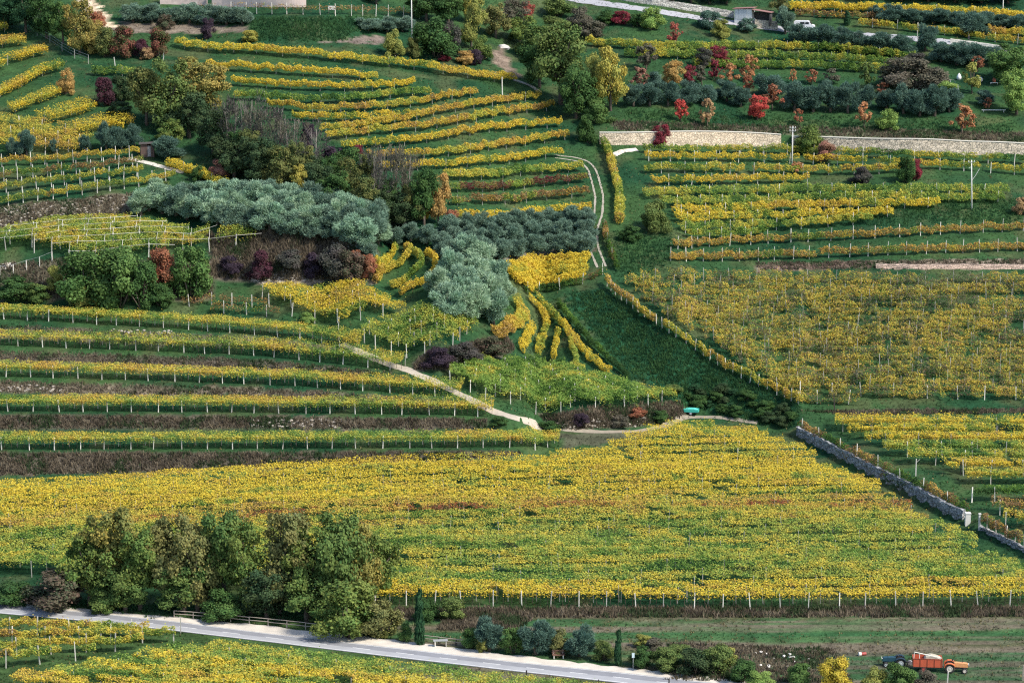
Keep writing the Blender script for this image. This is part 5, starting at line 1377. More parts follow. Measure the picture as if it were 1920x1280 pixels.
wall([(398, 13), (450, 13), (500, 13), (574, 13)], 'pinkish rendered wall at the top edge', mat('pink_render', (.62, .50, .44), .9, .15, 2), height=3.4, name='rendered_wall', rough=.02)
wall([(300, 8), (340, 9), (388, 10)], 'shaded pinkish wall at the top edge left of the rendered wall', mat('shaded_render', (.44, .36, .33), .9, .3, 1.2), height=2.4, name='rendered_wall', rough=.03)  # darker copy of the pink render, the wall's shade put into its colour
wall([(1642, 503), (1720, 503), (1800, 503), (1920, 504), (2000, 504)], 'low pinkish stone wall along the top of the wide vineyard', stone_mat('pink_stone', (.56, .42, .34), (.44, .33, .27), (.3, .22, .18), 2.2), height=.75, name='stone_wall')
# gate pillars at the lower end of the grey wall
pm = mat('pale_pillar', (.62, .60, .55), .85, .15, 4)
for k, (u, v, h, lab) in enumerate([(1814, 984, 1.6, 'pale stone pillar ending the grey wall'), (1836, 994, 2.3, 'thin pale gate post beside the wall gap')]):
    p = P1(u, v); b_ = MB(); s = .38 if k == 0 else .14
    b_.box(-s, s, -s, s, -.3, h, .96); b_.box(-s - .06, s + .06, -s - .06, s + .06, h + .002, h + .12, .9)
    tag(b_.build('gate_pillar', pm, None, tuple(p)), lab, 'pillar')

# ------------------------------------------------------------------ poles
def power_pole(u, vb, hpx, label, arms=1, lean=0.0, brace=False):
    p = P1(u, vb); h = hpx / ppm(u, vb)
    r_ = empty('power_pole', tuple(p)); r_.rotation_euler = (0, lean, random.uniform(-.15, .15)); tag(r_, label, 'pole')
    m = mat('pole_concrete', (.66, .65, .62), .8, .12, 6)
    b_ = MB(); b_.tube([(0, 0, -.3), (0, 0, h * .5), (0, 0, h)], [.15, .12, .09], 8); b_.build('shaft', m, r_, smooth=True)
    for k in range(arms):
        z = h - .45 - k * .6
        b_ = MB(); b_.box(-.65, .65, -.15, -.07, z, z + .09); b_.build('crossarm', mat('galvanised', (.5, .52, .52), .5, .1, 8, metal=.5), r_)
        for x in (-.55, .55):
            b_ = MB(); b_.lathe((x, -.11, z + .092), (0, 0, 1), [(0, .05), (.08, .07), (.14, .05), (.2, .07), (.26, .03)], 8)
            b_.build('insulator', mat('porcelain', (.75, .75, .72), .3, .05, 4), r_)
    if brace:
        b_ = MB(); b_.tube([(.1, 0, h * .6), (.7, 0, h * .68), (1.5, 0, h * .82)], .045, 6); b_.build('lamp_bracket', m, r_)
        b_ = MB(); b_.tube([(-.1, 0, h * .86), (-.5, 0, h * .84)], .05, 6); b_.build('bracket', m, r_)
    return r_
power_pole(772, 72, 95, 'tall pale pole running out of the top of the picture', 0)
power_pole(1088, 212, 52, 'pale pole with crossarms beside the huge gully tree', 2)
power_pole(1485, 310, 74, 'pale pole with crossarm standing among rows below the white wall', 2)
power_pole(1822, 394, 94, 'tall slightly leaning pole with bracket at the right', 1, -.04, True)
power_pole(1880, 30, 60, 'pale pole crossing the bright yellow row at the top right', 0)
for (u, v, h, lab, k) in [(1565, 771, 36, 'stout dark wooden post at the corner of the wide vineyard', 'dark'), (1801, 890, 26, 'dark wooden post among the rows behind the stone wall', 'dark'), (1717, 892, 34, 'pale post with side bracket behind the stone wall', 'concrete'),
                          (942, 178, 34, 'lone pale leaning post on the upper central slope', 'concrete'), (1822, 942, 30, 'leaning pale post behind the stone wall', 'concrete'), (216, 124, 17, 'leaning white post below the crimson-topped shrub', 'concrete'),
                          (306, 113, 18, 'white post right of the red and green shrub', 'concrete'), (339, 1186, 32, 'thin grey marker post on the lower road edge', 'thin'), (987, 1280, 26, 'black marker post at the lower road edge, left one', 'dark'),
                          (1122, 1292, 20, 'black marker post at the lower road edge, middle one', 'dark'), (1254, 1290, 20, 'black marker post at the lower road edge, right one', 'dark'), (1776, 1284, 28, 'white stake in front of the orange tractor', 'concrete'),
                          (1918, 1275, 30, 'thin brown post at the right edge near the bottom', 'wood'), (1720, 72, 16, 'thin dark post beside the top right rows', 'thin')]:
    p = P1(u, v); hh = h / ppm(u, v)
    r_ = empty('marker_post', tuple(p)); tag(r_, lab, 'post')
    o = add_post(r_, p[0], p[1], hh, k, .05 if 'leaning' not in lab else .16, name='shaft')
    o.scale = (1.25, 1.25, hh)
    if 'bracket' in lab:
        b_ = MB(); b_.tube([(0, 0, hh * .75), (.55, 0, hh * .95)], .04, 5); b_.build('bracket', CONC(), r_)

# ------------------------------------------------------------------ fences
def fence_line(px, hm, npost, nrail, label, pk, wire=False, name='timber_fence'):
    q = np.array(px, float); d = np.r_[0, np.cumsum(np.hypot(*np.diff(q, axis=0).T))]
    s = np.linspace(0, d[-1], npost)
    g = P(np.interp(s, d, q[:, 0]), np.interp(s, d, q[:, 1]))
    r_ = empty(name, tuple(g[len(g) // 2])); tag(r_, label, 'fence')
    rl = np.array(r_.location)
    mt = WOODP() if not wire else mat('galvanised', (.5, .52, .52))
    for i in range(npost):
        o = add_post(r_, g[i][0], g[i][1], hm, pk, .02); o.scale = (1.1, 1.1, hm)
    for i in range(npost - 1):
        for k in range(nrail):
            z = hm * (.95 - k * .42) if not wire else hm * (.95 - k * .3)
            b_ = MB(); a = g[i] - rl + np.array((0, -.08, z)); c = g[i + 1] - rl + np.array((0, -.08, z + random.uniform(-.04, .04)))
            b_.tube([a, c], .055 if not wire else .014, 5)
            b_.build('rail' if not wire else 'wire', mt, r_)
    return r_
fence_line([(327, 1157), (420, 1164), (520, 1174), (608, 1184)], 1.0, 9, 2, 'long weathered timber rail fence between the wood and the road', 'wood')
fence_line([(643, 1186), (680, 1190), (715, 1195)], 1.0, 3, 2, 'short weathered timber rail fence at the right end of the wood', 'wood')
fence_line([(791, 1202), (840, 1208), (887, 1213)], .9, 4, 2, 'dark timber rail fence behind the roadside table', 'dark')
fence_line([(-30, 22), (5, 40), (30, 44), (50, 54), (68, 66), (85, 76), (106, 88), (126, 104), (145, 112), (166, 120)], 1.9, 9, 3, 'wire fence on pale blue-grey posts at the upper left', 'thin', True, 'wire_fence')
fence_line([(0, 516), (14, 516), (30, 512), (50, 506), (85, 497), (98, 490)], 1.7, 5, 1, 'row of stout pale end posts at the corner of the wire pergola', 'concrete', True, 'post_line')
fence_line([(1744, 164), (1766, 166), (1790, 169)], 2.2, 2, 3, 'pale green metal rail frame in the garden', 'thin', False, 'rail_frame')

# ------------------------------------------------------------------ signs and roadside furniture
galv = mat('galvanised', (.5, .52, .52))
white = mat('white_enamel', (.82, .82, .80), .4, .04, 4); black = mat('black_paint', (.02, .02, .022), .5, .1, 4)
p = P1(121, 1143); r_ = empty('road_sign', tuple(p), math.radians(-25)); tag(r_, 'white rectangular road sign with a dark mark on two legs', 'sign')
for x in (-.16, .16):
    b_ = MB(); b_.tube([(x, 0, -.1), (x, 0, 1.6)], .03, 6); b_.build('leg', galv, r_)
b_ = MB(); b_.box(-.30, .30, -.05, -.02, .85, 1.62); b_.build('board', white, r_)
b_ = MB(); b_.box(-.12, .10, -.058, -.052, 1.15, 1.42); b_.box(-.03, .03, -.058, -.052, 1.02, 1.15); b_.build('mark', mat('sign_red', (.25, .06, .06), .5), r_)
b_ = MB(); b_.box(-.24, .24, -.058, -.052, .90, .96); b_.build('lettering', black, r_)
p = P1(1187, 1255); r_ = empty('road_sign', tuple(p)); tag(r_, 'small narrow pale sign on a thin pole right of the slim cypress', 'sign')
b_ = MB(); b_.tube([(0, 0, -.1), (0, 0, 2.1)], .035, 6); b_.build('pole', galv, r_)
b_ = MB(); b_.box(-.16, .16, -.06, -.037, 1.55, 2.15); b_.build('board', mat('pale_blue_sign', (.55, .66, .70), .5), r_)
p = P1(622, 26); r_ = empty('notice_board', tuple(p)); tag(r_, 'small white board on posts beside the leafless vine row', 'sign')
for x in (-.6, .6):
    b_ = MB(); b_.box(x - .04, x + .04, -.04, .04, -.1, 1.0); b_.build('leg', WOODP(), r_)
b_ = MB(); b_.box(-.75, .75, -.09, -.045, .85, 1.7); b_.build('board', white, r_)

def table(u, v, w_, label, nm, mt, seat=False):
    p = P1(u, v); r_ = empty(nm, tuple(p), .1); tag(r_, label, nm)
    hh = .75 if not seat else .45
    for k in range(3):
        b_ = MB(); b_.box(-w_ / 2, w_ / 2, -.36 + k * .25, -.14 + k * .25, hh, hh + .06); b_.build('plank', mt, r_)
    for x in (-w_ * .38, w_ * .38):
        b_ = MB(); b_.box(x - .06, x + .06, -.30, .30, -.1, hh - .002); b_.build('leg', CONC(), r_)
    if seat:
        for k in range(2):
            b_ = MB(); b_.box(-w_ / 2, w_ / 2, .36, .40, .6 + k * .2, .74 + k * .2); b_.build('backrest_plank', mt, r_)
        for x in (-w_ * .38, w_ * .38):
            b_ = MB(); b_.box(x - .05, x + .05, .405, .47, -.1, .96); b_.build('back_post', CONC(), r_)
table(826, 1211, 1.8, 'pale slab table beside the road by the dark fence', 'table', mat('pale_slab', (.30, .31, .30)))
table(1047, 1233, 1.5, 'brown wooden bench beside the road under the olives', 'bench', mat('bench_wood', (.16, .085, .06)), True)

# ------------------------------------------------------------------ vehicles on the open field
rubber = mat('tyre_rubber', (.035, .034, .033), .9, .2, 8)
def wheel(root, x, y, r, wd, hub, name='wheel'):
    o = empty(name, (0, 0, 0)); o.parent = root; o.location = (x, y, r)
    b_ = MB(); b_.lathe((0, -wd / 2, 0), (0, 1, 0), [(0, r * .62), (wd * .02, r * .9), (wd * .2, r), (wd * .8, r), (wd * .98, r * .9), (wd, r * .62)], 20); b_.build('tyre', rubber, o, smooth=False)
    for s in (-1, 1):
        b_ = MB(); b_.lathe((0, s * (wd / 2 + .003), 0), (0, s, 0), [(0, r * .60), (.02, r * .58), (.02, r * .50), (-.04, r * .45), (-.03, r * .2), (.03, r * .15)], 16); b_.build('rim', hub, o)
    return o

def tractor(u, v, yaw, label, body, hub, scale=1.0, hood=None, cab=False):
    p = P1(u, v); r_ = empty('tractor', tuple(p), yaw); r_.scale = (scale,) * 3; tag(r_, label, 'tractor')
    dark = mat('dark_iron', (.04, .04, .042), .6, .2, 6)
    for s in (-1, 1):
        wheel(r_, -.75, s * .62, .58, .34, hub, 'rear_wheel'); wheel(r_, 1.0, s * .55, .33, .2, hub, 'front_wheel')
    b_ = MB(); b_.box(-.75, 1.2, -.20, .20, .42, .68); b_.lathe((-.75, -.5, .58), (0, 1, 0), [(0, .1), (1.0, .1)], 8); b_.box(.95, 1.05, -.5, .5, .28, .38); b_.build('chassis', dark, r_)
    b_ = MB(); b_.prism([(-.2, .682), (1.38, .682), (1.42, .78), (1.38, 1.05), (1.25, 1.14), (.3, 1.20), (-.2, 1.20)], -.27, .27); b_.build('hood', hood or body, r_)
    b_ = MB(); b_.box(1.422, 1.46, -.22, .22, .74, 1.04); b_.build('grille', dark, r_)
    for s in (-1, 1):
        b_ = MB(); b_.lathe((1.43, s * .25, 1.02), (1, 0, 0), [(0, .07), (.08, .08)], 8); b_.build('headlight', mat('lamp_glass', (.75, .75, .7), .2), r_)
        b_ = MB(); y0, y1 = s * .44, s * .86
        b_.prism([(-1.38, .75), (-1.30, 1.05), (-1.0, 1.24), (-.6, 1.26), (-.2, 1.10), (-.1, .9), (-.16, .9), (-.26, 1.04), (-.62, 1.2), (-.98, 1.18), (-1.25, 1.0), (-1.32, .75)], min(y0, y1), max(y0, y1)); b_.build('mudguard', body, r_)
    b_ = MB(); b_.box(-1.0, -.55, -.25, .25, .78, .9); b_.box(-1.05, -.97, -.25, .25, .9, 1.3); b_.build('seat', mat('seat_vinyl', (.03, .03, .03), .5), r_)
    b_ = MB(); b_.tube([(-.2, 0, 1.18), (-.42, 0, 1.42)], .025, 6); b_.lathe((-.42, 0, 1.42), (-.6, 0, .6), [(0, .19), (.03, .19)], 14); b_.build('steering_wheel', dark, r_)
    b_ = MB(); b_.tube([(.75, .1, 1.17), (.75, .1, 1.75)], .035, 8); b_.build('exhaust', dark, r_)
    if cab:
        b_ = MB()
        for x in (-1.2, -.35):
            for s in (-1, 1): b_.tube([(x, s * .42, .9), (x, s * .38, 1.75)], .03, 5)
        b_.build('roll_bar', body, r_); b_ = MB(); b_.box(-1.3, -.2, -.5, .5, 1.76, 1.84, .93); b_.build('canopy_roof', body, r_)
    return r_
redp = mat('red_hub', (.42, .06, .05), .6, .2, 6); creamr = mat('cream_rim', (.62, .55, .47), .6, .15, 6)
tractor(1792, 1259, math.radians(-8), 'small orange tractor hitched at the right end of the red trailer', mat('orange_paint', (.62, .16, .05), .5, .18, 4), creamr, 1.02, mat('faded_orange', (.70, .32, .13), .55, .2, 4))
tractor(1676, 1248, math.radians(176), 'dark blue tractor standing left of the red trailer', mat('blue_paint', (.012, .03, .05), .5, .2, 4), mat('grey_rim', (.45, .48, .5), .5), 1.0, mat('teal_hood', (.02, .07, .10), .5), False)
# implement behind the blue tractor
p = P1(1694, 1247); r_ = empty('plough', tuple(p), math.radians(170)); tag(r_, 'black implement between the blue tractor and the red trailer', 'plough')
b_ = MB(); b_.tube([(-.7, 0, .5), (.7, 0, .75)], .08, 6); b_.tube([(-.2, -.4, .5), (-.2, .4, .5)], .06, 6); b_.build('beam', black, r_)
for y in (-.35, 0, .35):
    b_ = MB(); b_.tube([(-.3, y, .55), (-.55, y, .3), (-.35, y, .02)], [.05, .05, .02], 5); b_.build('tine', black, r_)
b_ = MB(); b_.lathe((-.75, -.35, .32), (0, 1, 0), [(0, .30), (.06, .34), (.12, .30)], 14); b_.build('disc', mat('dull_steel', (.42, .40, .42), .5, .2, 5, metal=.4), r_)
# red trailer
p = P1(1738, 1256); r_ = empty('farm_trailer', tuple(p), math.radians(-6)); tag(r_, 'rusty red box trailer with a pale slanting frame on the field', 'trailer')
tred = mat('trailer_red', (.52, .10, .045), .65, .25, 2.5); dark = mat('dark_iron', (.04, .04, .042))
b_ = MB(); b_.box(-1.7, 1.7, -.80, .80, .58, .68); b_.box(-1.6, 1.6, -.35, -.25, .45, .578); b_.box(-1.6, 1.6, .25, .35, .45, .578); b_.build('bed', dark, r_)
for k in range(2):
    for s, nm in ((-1, 'side_panel'), (1, 'side_panel')):
        b_ = MB(); x0 = -1.7 + k * 1.705; b_.box(x0, x0 + 1.695, s * .80 - .03, s * .80 + .03, .684, 1.72); b_.build(nm, tred, r_)
for s in (-1, 1):
    b_ = MB(); b_.box(s * 1.73 - .03, s * 1.73 + .025, -.76, .76, .684, 1.70); b_.build('end_panel', tred, r_)
b_ = MB()
for x in (-1.68, -.85, 0, .85, 1.68): b_.box(x - .03, x + .03, -.875, -.835, .70, 1.70)
b_.box(-1.7, 1.7, -.875, -.836, 1.705, 1.76); b_.build('side_ribs', mat('trailer_rust', (.38, .08, .04), .7, .3, 4), r_)
fr = mat('pale_frame', (.68, .66, .58), .7, .15, 6)
b_ = MB(); b_.tube([(-1.66, -.7, 1.70), (-1.62, -.7, 2.5)], .05, 6); b_.build('frame_upright', fr, r_)
b_ = MB(); b_.tube([(-1.62, -.7, 2.5), (1.66, -.7, 1.84)], .06, 6); b_.build('frame_rail', fr, r_)
b_ = MB(); b_.tube([(-1.0, -.7, 1.70), (-.98, -.7, 2.35)], .045, 6); b_.build('frame_upright', fr, r_)
b_ = MB(); b_.prism([(-.4, 1.5), (-.2, 1.82), (.4, 1.95), (1.0, 1.84), (1.6, 1.6), (1.6, 1.5)], -.7, .7); b_.build('load', mat('straw_load', (.46, .42, .32), .95, .4, 5, bump=.8), r_)
for s in (-1, 1): wheel(r_, -.45, s * .72, .36, .22, redp)
b_ = MB(); b_.tube([(1.7, 0, .55), (2.7, 0, .5)], .05, 6); b_.tube([(1.75, -.3, .55), (2.4, 0, .52)], .04, 6); b_.build('drawbar', dark, r_)
# odds and ends on the field
p = P1(1618, 1228); r_ = empty('fuel_can', tuple(p), .3); tag(r_, 'small red and white canister lying on the field', 'canister')
b_ = MB(); b_.lathe((-.2, 0, .2), (1, 0, 0), [(0, .12), (.03, .2), (.6, .2), (.64, .12)], 12); b_.build('drum', mat('dull_red', (.34, .06, .05), .6), r_)
b_ = MB(); b_.lathe((-.62, 0, .22), (1, 0, 0), [(0, .14), (.04, .24), (.36, .24), (.4, .14)], 12); b_.build('tank', mat('cream_tank', (.72, .66, .60), .6), r_)
def rock_mesh(seed, m, flat=.7):
    rnd = random.Random(seed); vs = []; fs = []
    n1, n2 = 6, 4
    vs.append((0, 0, -.5 * flat))
    for i in range(1, n2):
        for k in range(n1):
            t = math.pi * i / n2; a = 2 * math.pi * k / n1 + i * .4; s = rnd.uniform(.38, .56)
            vs.append((math.sin(t) * math.cos(a) * s, math.sin(t) * math.sin(a) * s, -math.cos(t) * s * flat))
    vs.append((0, 0, .5 * flat))
    L = len(vs) - 1
    for k in range(n1):
        fs.append((0, 1 + (k + 1) % n1, 1 + k)); fs.append((L, L - n1 + k, L - n1 + (k + 1) % n1))
        for i in range(n2 - 2):
            a = 1 + i * n1
            fs.append((a + k, a + (k + 1) % n1, a + n1 + (k + 1) % n1, a + n1 + k))
    return vs, fs
wm = mat('white_rubble', (.74, .71, .66), .9, .15, 5)
rms = [pymesh('rock', *rock_mesh(i, None), wm) for i in range(4)]
for k in range(22):
    u, v = random.uniform(1395, 1530), random.uniform(1222, 1262)
    p = P1(u, v); o = meshobj('rubble_stone', rms[k % 4], None, (p[0], p[1], p[2] + .08))
    s = random.uniform(.2, .55); o.scale = (s * 1.2, s, s); o.rotation_euler = (0, 0, random.uniform(0, 6))
    tag(o, 'small white stone in the rubble beside the bright yellow bush', 'stone', 'white rubble stones beside the open field')
p = P1(945, 90); o = meshobj('boulder', pymesh('boulder', *rock_mesh(9, None, .8), mat('pale_boulder', (.62, .58, .54), .9, .3, 3, bump=.5)), None, tuple(p)); o.scale = (3.2, 2, 2)
tag(o, 'pale bare rock above the dirt ramp by the gully trees', 'rock')
# turquoise trailer at the farm track
p = P1(1296, 777); r_ = empty('farm_trailer', tuple(p), math.radians(-12)); tag(r_, 'turquoise open box trailer parked where the farm track ends', 'trailer')
tq = mat('turquoise_paint', (.05, .42, .33), .5, .12, 3)
b_ = MB(); b_.box(-1.2, 1.2, -.65, .65, .40, .5); b_.build('bed', dark, r_)
for s in (-1, 1):
    b_ = MB(); b_.box(-1.22, 1.22, s * .66 - .03, s * .66 + .03, .504, .95); b_.build('side_panel', tq, r_)
    b_ = MB(); b_.box(s * 1.19 - .03, s * 1.19 + .03, -.62, .62, .504, .95); b_.build('end_panel', tq, r_)
b_ = MB(); b_.prism([(-1.14, .85), (-.5, 1.02), (.5, 1.04), (1.14, .85)], -.61, .61); b_.build('tarpaulin', mat('turquoise_tarp', (.10, .55, .45), .6, .1, 2), r_)
for s in (-1, 1): wheel(r_, 0, s * .6, .3, .18, mat('grey_rim', (.45, .48, .5)))
# van
p = P1(1508, 56); r_ = empty('van', tuple(p), math.radians(-14)); tag(r_, 'white van parked on the lane behind the dark olives', 'van')
vw = mat('van_white', (.84, .84, .84), .3, .03, 2)
b_ = MB(); b_.prism([(-2.3, .45), (2.2, .45), (2.35, .7), (2.3, 1.0), (1.75, 1.2), (1.15, 1.85), (.7, 2.0), (-2.1, 2.0), (-2.28, 1.85)], -.9, .9); b_.build('body', vw, r_)
gl = mat('dark_glass', (.03, .035, .04), .1)
b_ = MB(); b_.add([(1.76, -.82, 1.21), (1.76, .82, 1.21), (1.18, .75, 1.82), (1.18, -.75, 1.82)], [(0, 1, 2, 3)]); v_ = [(x + .03, y, z + .03) for x, y, z in b_.v]; b_.v = v_; b_.build('windscreen', gl, r_)
for (x0, x1) in ((.3, 1.15), (-.9, .2)):
    b_ = MB(); b_.box(x0, x1, -.915, -.905, 1.25, 1.75, .9); b_.build('side_window', gl, r_)
b_ = MB(); b_.box(2.3, 2.42, -.88, .88, .42, .62); b_.build('bumper', mat('grey_plastic', (.12, .12, .12)), r_)
for x in (-1.4, 1.45):
    for s in (-1, 1): wheel(r_, x, s * .8, .34, .22, mat('grey_rim', (.45, .48, .5)))

# ------------------------------------------------------------------ small buildings
p = P1(277, 292); r_ = empty('hut', tuple(p), .1); tag(r_, 'little dark wooden hut beside the wide olive', 'hut')
dw = mat('dark_planks', (.10, .065, .055), .9, .4, 3)
for k in range(8):
    x0 = -1.25 + k * .3125
    if k in (4, 5): continue
    b_ = MB(); b_.box(x0, x0 + .30, -1.0 + random.uniform(-.015, .015), -.94, -.2, 2.2); b_.build('plank', dw, r_)
b_ = MB(); b_.box(-1.25, -1.19, -.93, 1, -.2, 2.35); b_.box(1.19, 1.25, -.93, 1, -.2, 2.35); b_.box(-1.18, 1.18, .94, 1, -.2, 2.35); b_.build('wall', dw, r_)
b_ = MB(); b_.box(.02, .60, -.90, -.86, -.1, 1.9); b_.build('door', mat('grey_door', (.30, .29, .29), .8), r_)
b_ = MB(); b_.prism([(-1.55, 2.22), (1.55, 2.36), (1.55, 2.46), (-1.55, 2.32)], -1.35, 1.2); b_.build('roof', mat('dark_roof', (.07, .06, .055), .9), r_)
p = P1(1396, 44); r_ = empty('shed', tuple(p), math.radians(-18)); tag(r_, 'small whitewashed stone shed with rusty roof beside the lane', 'shed')
wl = mat('whitewash', (.66, .66, .64), .9, .2, 2); rust = mat('rusty_sheet', (.26, .13, .11), .8, .35, 3)
b_ = MB(); b_.box(-2.0, 2.0, -1.6, -1.4, -.4, 3.3); b_.box(-2.0, -1.8, -1.398, 1.6, -.4, 3.3); b_.box(1.8, 2.0, -1.398, 1.6, -.4, 3.3); b_.box(-1.798, 1.798, 1.4, 1.6, -.4, 3.3); b_.build('wall', wl, r_)
b_ = MB(); b_.prism([(-2.5, 3.32), (2.4, 3.6), (2.4, 3.7), (-2.5, 3.42)], -2.0, 1.9); b_.build('roof', rust, r_)
for k in range(4):
    b_ = MB(); b_.box(-1.7 + k * .62, -1.12 + k * .62, -1.68, -1.61, 1.1, 3.15); b_.build('sheet', mat('corrugated_sheet', (.50, .53, .55), .6, .2, 5), r_)
b_ = MB(); b_.box(-.9, -.3, -1.66, -1.605, .1, .6); b_.box(1.0, 1.4, -1.66, -1.605, .6, 1.0); b_.build('vent', black, r_)
b_ = MB(); b_.box(2.02, 6.2, .6, .8, -.3, 2.6); b_.box(6.0, 6.2, -1.6, .598, -.3, 2.4); b_.build('lean_to_wall', mat('shade_boards', (.06, .055, .055), .9, .3, 2), r_)  # boards coloured near-black to paint in the shade of the lean-to
b_ = MB(); b_.prism([(2.02, 3.2), (6.5, 2.6), (6.5, 2.68), (2.02, 3.28)], -1.9, 1.2); b_.build('lean_to_roof', rust, r_)
p = P1(1408, 38); o = MB(); o.lathe((0, 0, 0), (0, 0, 1), [(0, .5), (.1, .62), (1.3, .62), (1.45, .5), (1.55, .2)], 14)
tag(o.build('water_tank', mat('white_plastic', (.8, .8, .78), .5), None, (p[0] + .6, p[1] - 2.4, float(zt(p[0] + .6, p[1] - 2.4)))), 'white rounded tank at the right corner of the shed', 'tank')

# ------------------------------------------------------------------ garden things at the right
def lump(u, v, wm_, hm, label, name, cat, m, prof):
    p = P1(u, v); b_ = MB(); b_.lathe((0, 0, 0), (0, 0, 1), [(z * hm, r * wm_) for z, r in prof], 10)
    tag(b_.build(name, m, None, tuple(p), True), label, cat)
cover = mat('white_cover', (.80, .80, .78), .7, .08, 3)
lump(1798, 150, .55, 1.5, 'white teardrop-shaped cover in the garden, left one', 'plant_cover', 'cover', cover, [(0, .5), (.2, .95), (.45, 1), (.75, .6), (1, .1)])
lump(1838, 153, .6, 1.0, 'pale round cover in the garden shade, right one', 'plant_cover', 'cover', cover, [(0, .6), (.3, 1), (.6, .9), (.9, .5), (1, .1)])
lump(1864, 155, .4, 1.0, 'small orange-red pot on a white ledge in the garden', 'garden_pot', 'pot', mat('terracotta', (.52, .15, .08), .7), [(0, .6), (.3, .9), (.7, 1), (.8, .7), (1, .6)])
for (u, v, L, lab) in [(1864, 158, 1.7, 'white ledge under the orange-red pot'), (1863, 210, 5.0, 'long pale plank across the dark garden grass'), (1777, 153, 1.4, 'white slab beside the green rail frame')]:
    p = P1(u, v); b_ = MB(); b_.box(-L / 2, L / 2, -.18, .18, .30, .42)
    for x in (-L * .42, L * .42): b_.box(x - .06, x + .06, -.1, .1, -.2, .298)
    tag(b_.build('plank_ledge', mat('pale_plank', (.66, .66, .62), .7), None, tuple(p)), lab, 'plank')
p = P1(1788, 172); r_ = empty('garden_steps', tuple(p), -.1); tag(r_, 'flight of grey stone steps in the garden', 'steps')
for k in range(5):
    b_ = MB(); b_.box(-1.2, 1.2, k * .8, k * .8 + .75, -.3 + k * .24, .05 + k * .26); b_.build('step', mat('grey_slab', (.36, .40, .42), .85, .2, 3), r_)
# standing person beside the lane
p = P1(1816, 81)
sk = bpy.data.meshes.new('person'); J = [(0, 0, .95), (0, 0, 1.2), (0, 0, 1.42), (0, 0, 1.52), (0, -.01, 1.66), (-.1, 0, .90), (-.11, -.02, .5), (-.11, 0, .08), (-.11, -.14, .04), (.1, 0, .90), (.12, .02, .5), (.13, .02, .08), (.13, -.12, .04),
                                          (-.19, 0, 1.38), (-.26, .0, 1.1), (-.24, -.12, .88), (-.23, -.17, .80), (.19, 0, 1.38), (.27, .02, 1.1), (.25, -.1, .88), (.24, -.15, .80)]
E = [(0, 1), (1, 2), (2, 3), (3, 4), (0, 5), (5, 6), (6, 7), (7, 8), (0, 9), (9, 10), (10, 11), (11, 12), (2, 13), (13, 14), (14, 15), (15, 16), (2, 17), (17, 18), (18, 19), (19, 20)]
RD_ = [.15, .14, .15, .055, .105, .10, .07, .05, .04, .10, .07, .05, .04, .065, .05, .04, .035, .065, .05, .04, .035]
sk.from_pydata(J, E, []); sk.materials.append(mat('dark_clothes', (.025, .025, .03), .9))
o = meshobj('person', sk, None, tuple(p)); o.rotation_euler = (0, 0, .5)
md = o.modifiers.new('skin', 'SKIN')
for i, r0 in enumerate(RD_): sk.skin_vertices[0].data[i].radius = (r0, r0 * .8)
sk.skin_vertices[0].data[0].use_root = True
sb = o.modifiers.new('sub', 'SUBSURF'); sb.levels = 1; sb.render_levels = 1
tag(o, 'person in dark clothes standing beside the lane near the large round olive', 'person')
b_ = MB(); b_.lathe((0, -.01, 1.58), (0, -.1, 1), [(0, .06), (.05, .10), (.14, .10), (.2, .05)], 10); b_.build('head_skin', mat('skin', (.42, .26, .19), .6), o)
b_ = MB(); b_.lathe((0, .02, 1.66), (0, .1, 1), [(0, .11), (.06, .115), (.12, .09), (.15, .03)], 10); b_.build('hair', black, o)

# ------------------------------------------------------------------ grass, scrub and stones (uncountable)
def blades(x, y, h, cols, wd, rng, n=3, spread=.16):
    N = len(x); V = []; Cc = []
    for k in range(n):
        a = rng.uniform(0, 6.28, N); bx = x + np.cos(a) * spread * rng.uniform(0, 1, N); by = y + np.sin(a) * spread * rng.uniform(0, 1, N)
        t_ = rng.uniform(0, 6.28, N); hw = wd * rng.uniform(.6, 1.2, N)
        z = zt(bx, by) - .03; hh = h * rng.uniform(.6, 1.2, N)
        lx = rng.normal(0, .35, N) * hh; ly = rng.normal(0, .35, N) * hh
        V.append(np.stack([np.stack([bx - np.cos(t_) * hw, by - np.sin(t_) * hw, z], 1), np.stack([bx + np.cos(t_) * hw, by + np.sin(t_) * hw, z], 1), np.stack([bx + lx, by + ly, z + hh], 1)], 1))
        Cc.append(cols * rng.uniform(.7, 1.35, (N, 1)))
    return np.concatenate(V), np.concatenate(Cc)
rng = np.random.default_rng(5)
N = 130000
y = rng.uniform(286, 625, N); x = rng.uniform(-1, 1, N) * (y * .2 + 8)
z = zt(x, y); u, v = to_px(x, y, z)
road_us = [q[0] for q in R_top]
onroad = (v > np.interp(u, road_us, [q[1] for q in R_top]) - 1) & (v < np.interp(u, road_us, [q[1] for q in R_bot]) + 2)
dense = fbm(x * .25, y * .25, 8)
keep = ~onroad & (dense > .36) & (v > -30)
pale = [(640, 645), (700, 671), (745, 688), (800, 708), (860, 738), (925, 770), (985, 791), (1040, 804), (1110, 810), (1190, 809), (1245, 800)]
pv = np.interp(u, [q[0] for q in pale], [q[1] for q in pale]); keep &= ~((u > 640) & (u < 1250) & (np.abs(v - pv) < 8))
x, y, u, v = x[keep], y[keep], u[keep], v[keep]
c = zonecol(u, v, x, y) * 1.3
dryk = rng.uniform(size=len(x)) < .10 + .12 * (v > 1145)
c[dryk] = np.array((.22, .19, .09)) * rng.uniform(.6, 1.2, (dryk.sum(), 1))
V, Cc = blades(x, y, rng.uniform(.14, .38, len(x)), c, .085, rng, 3)
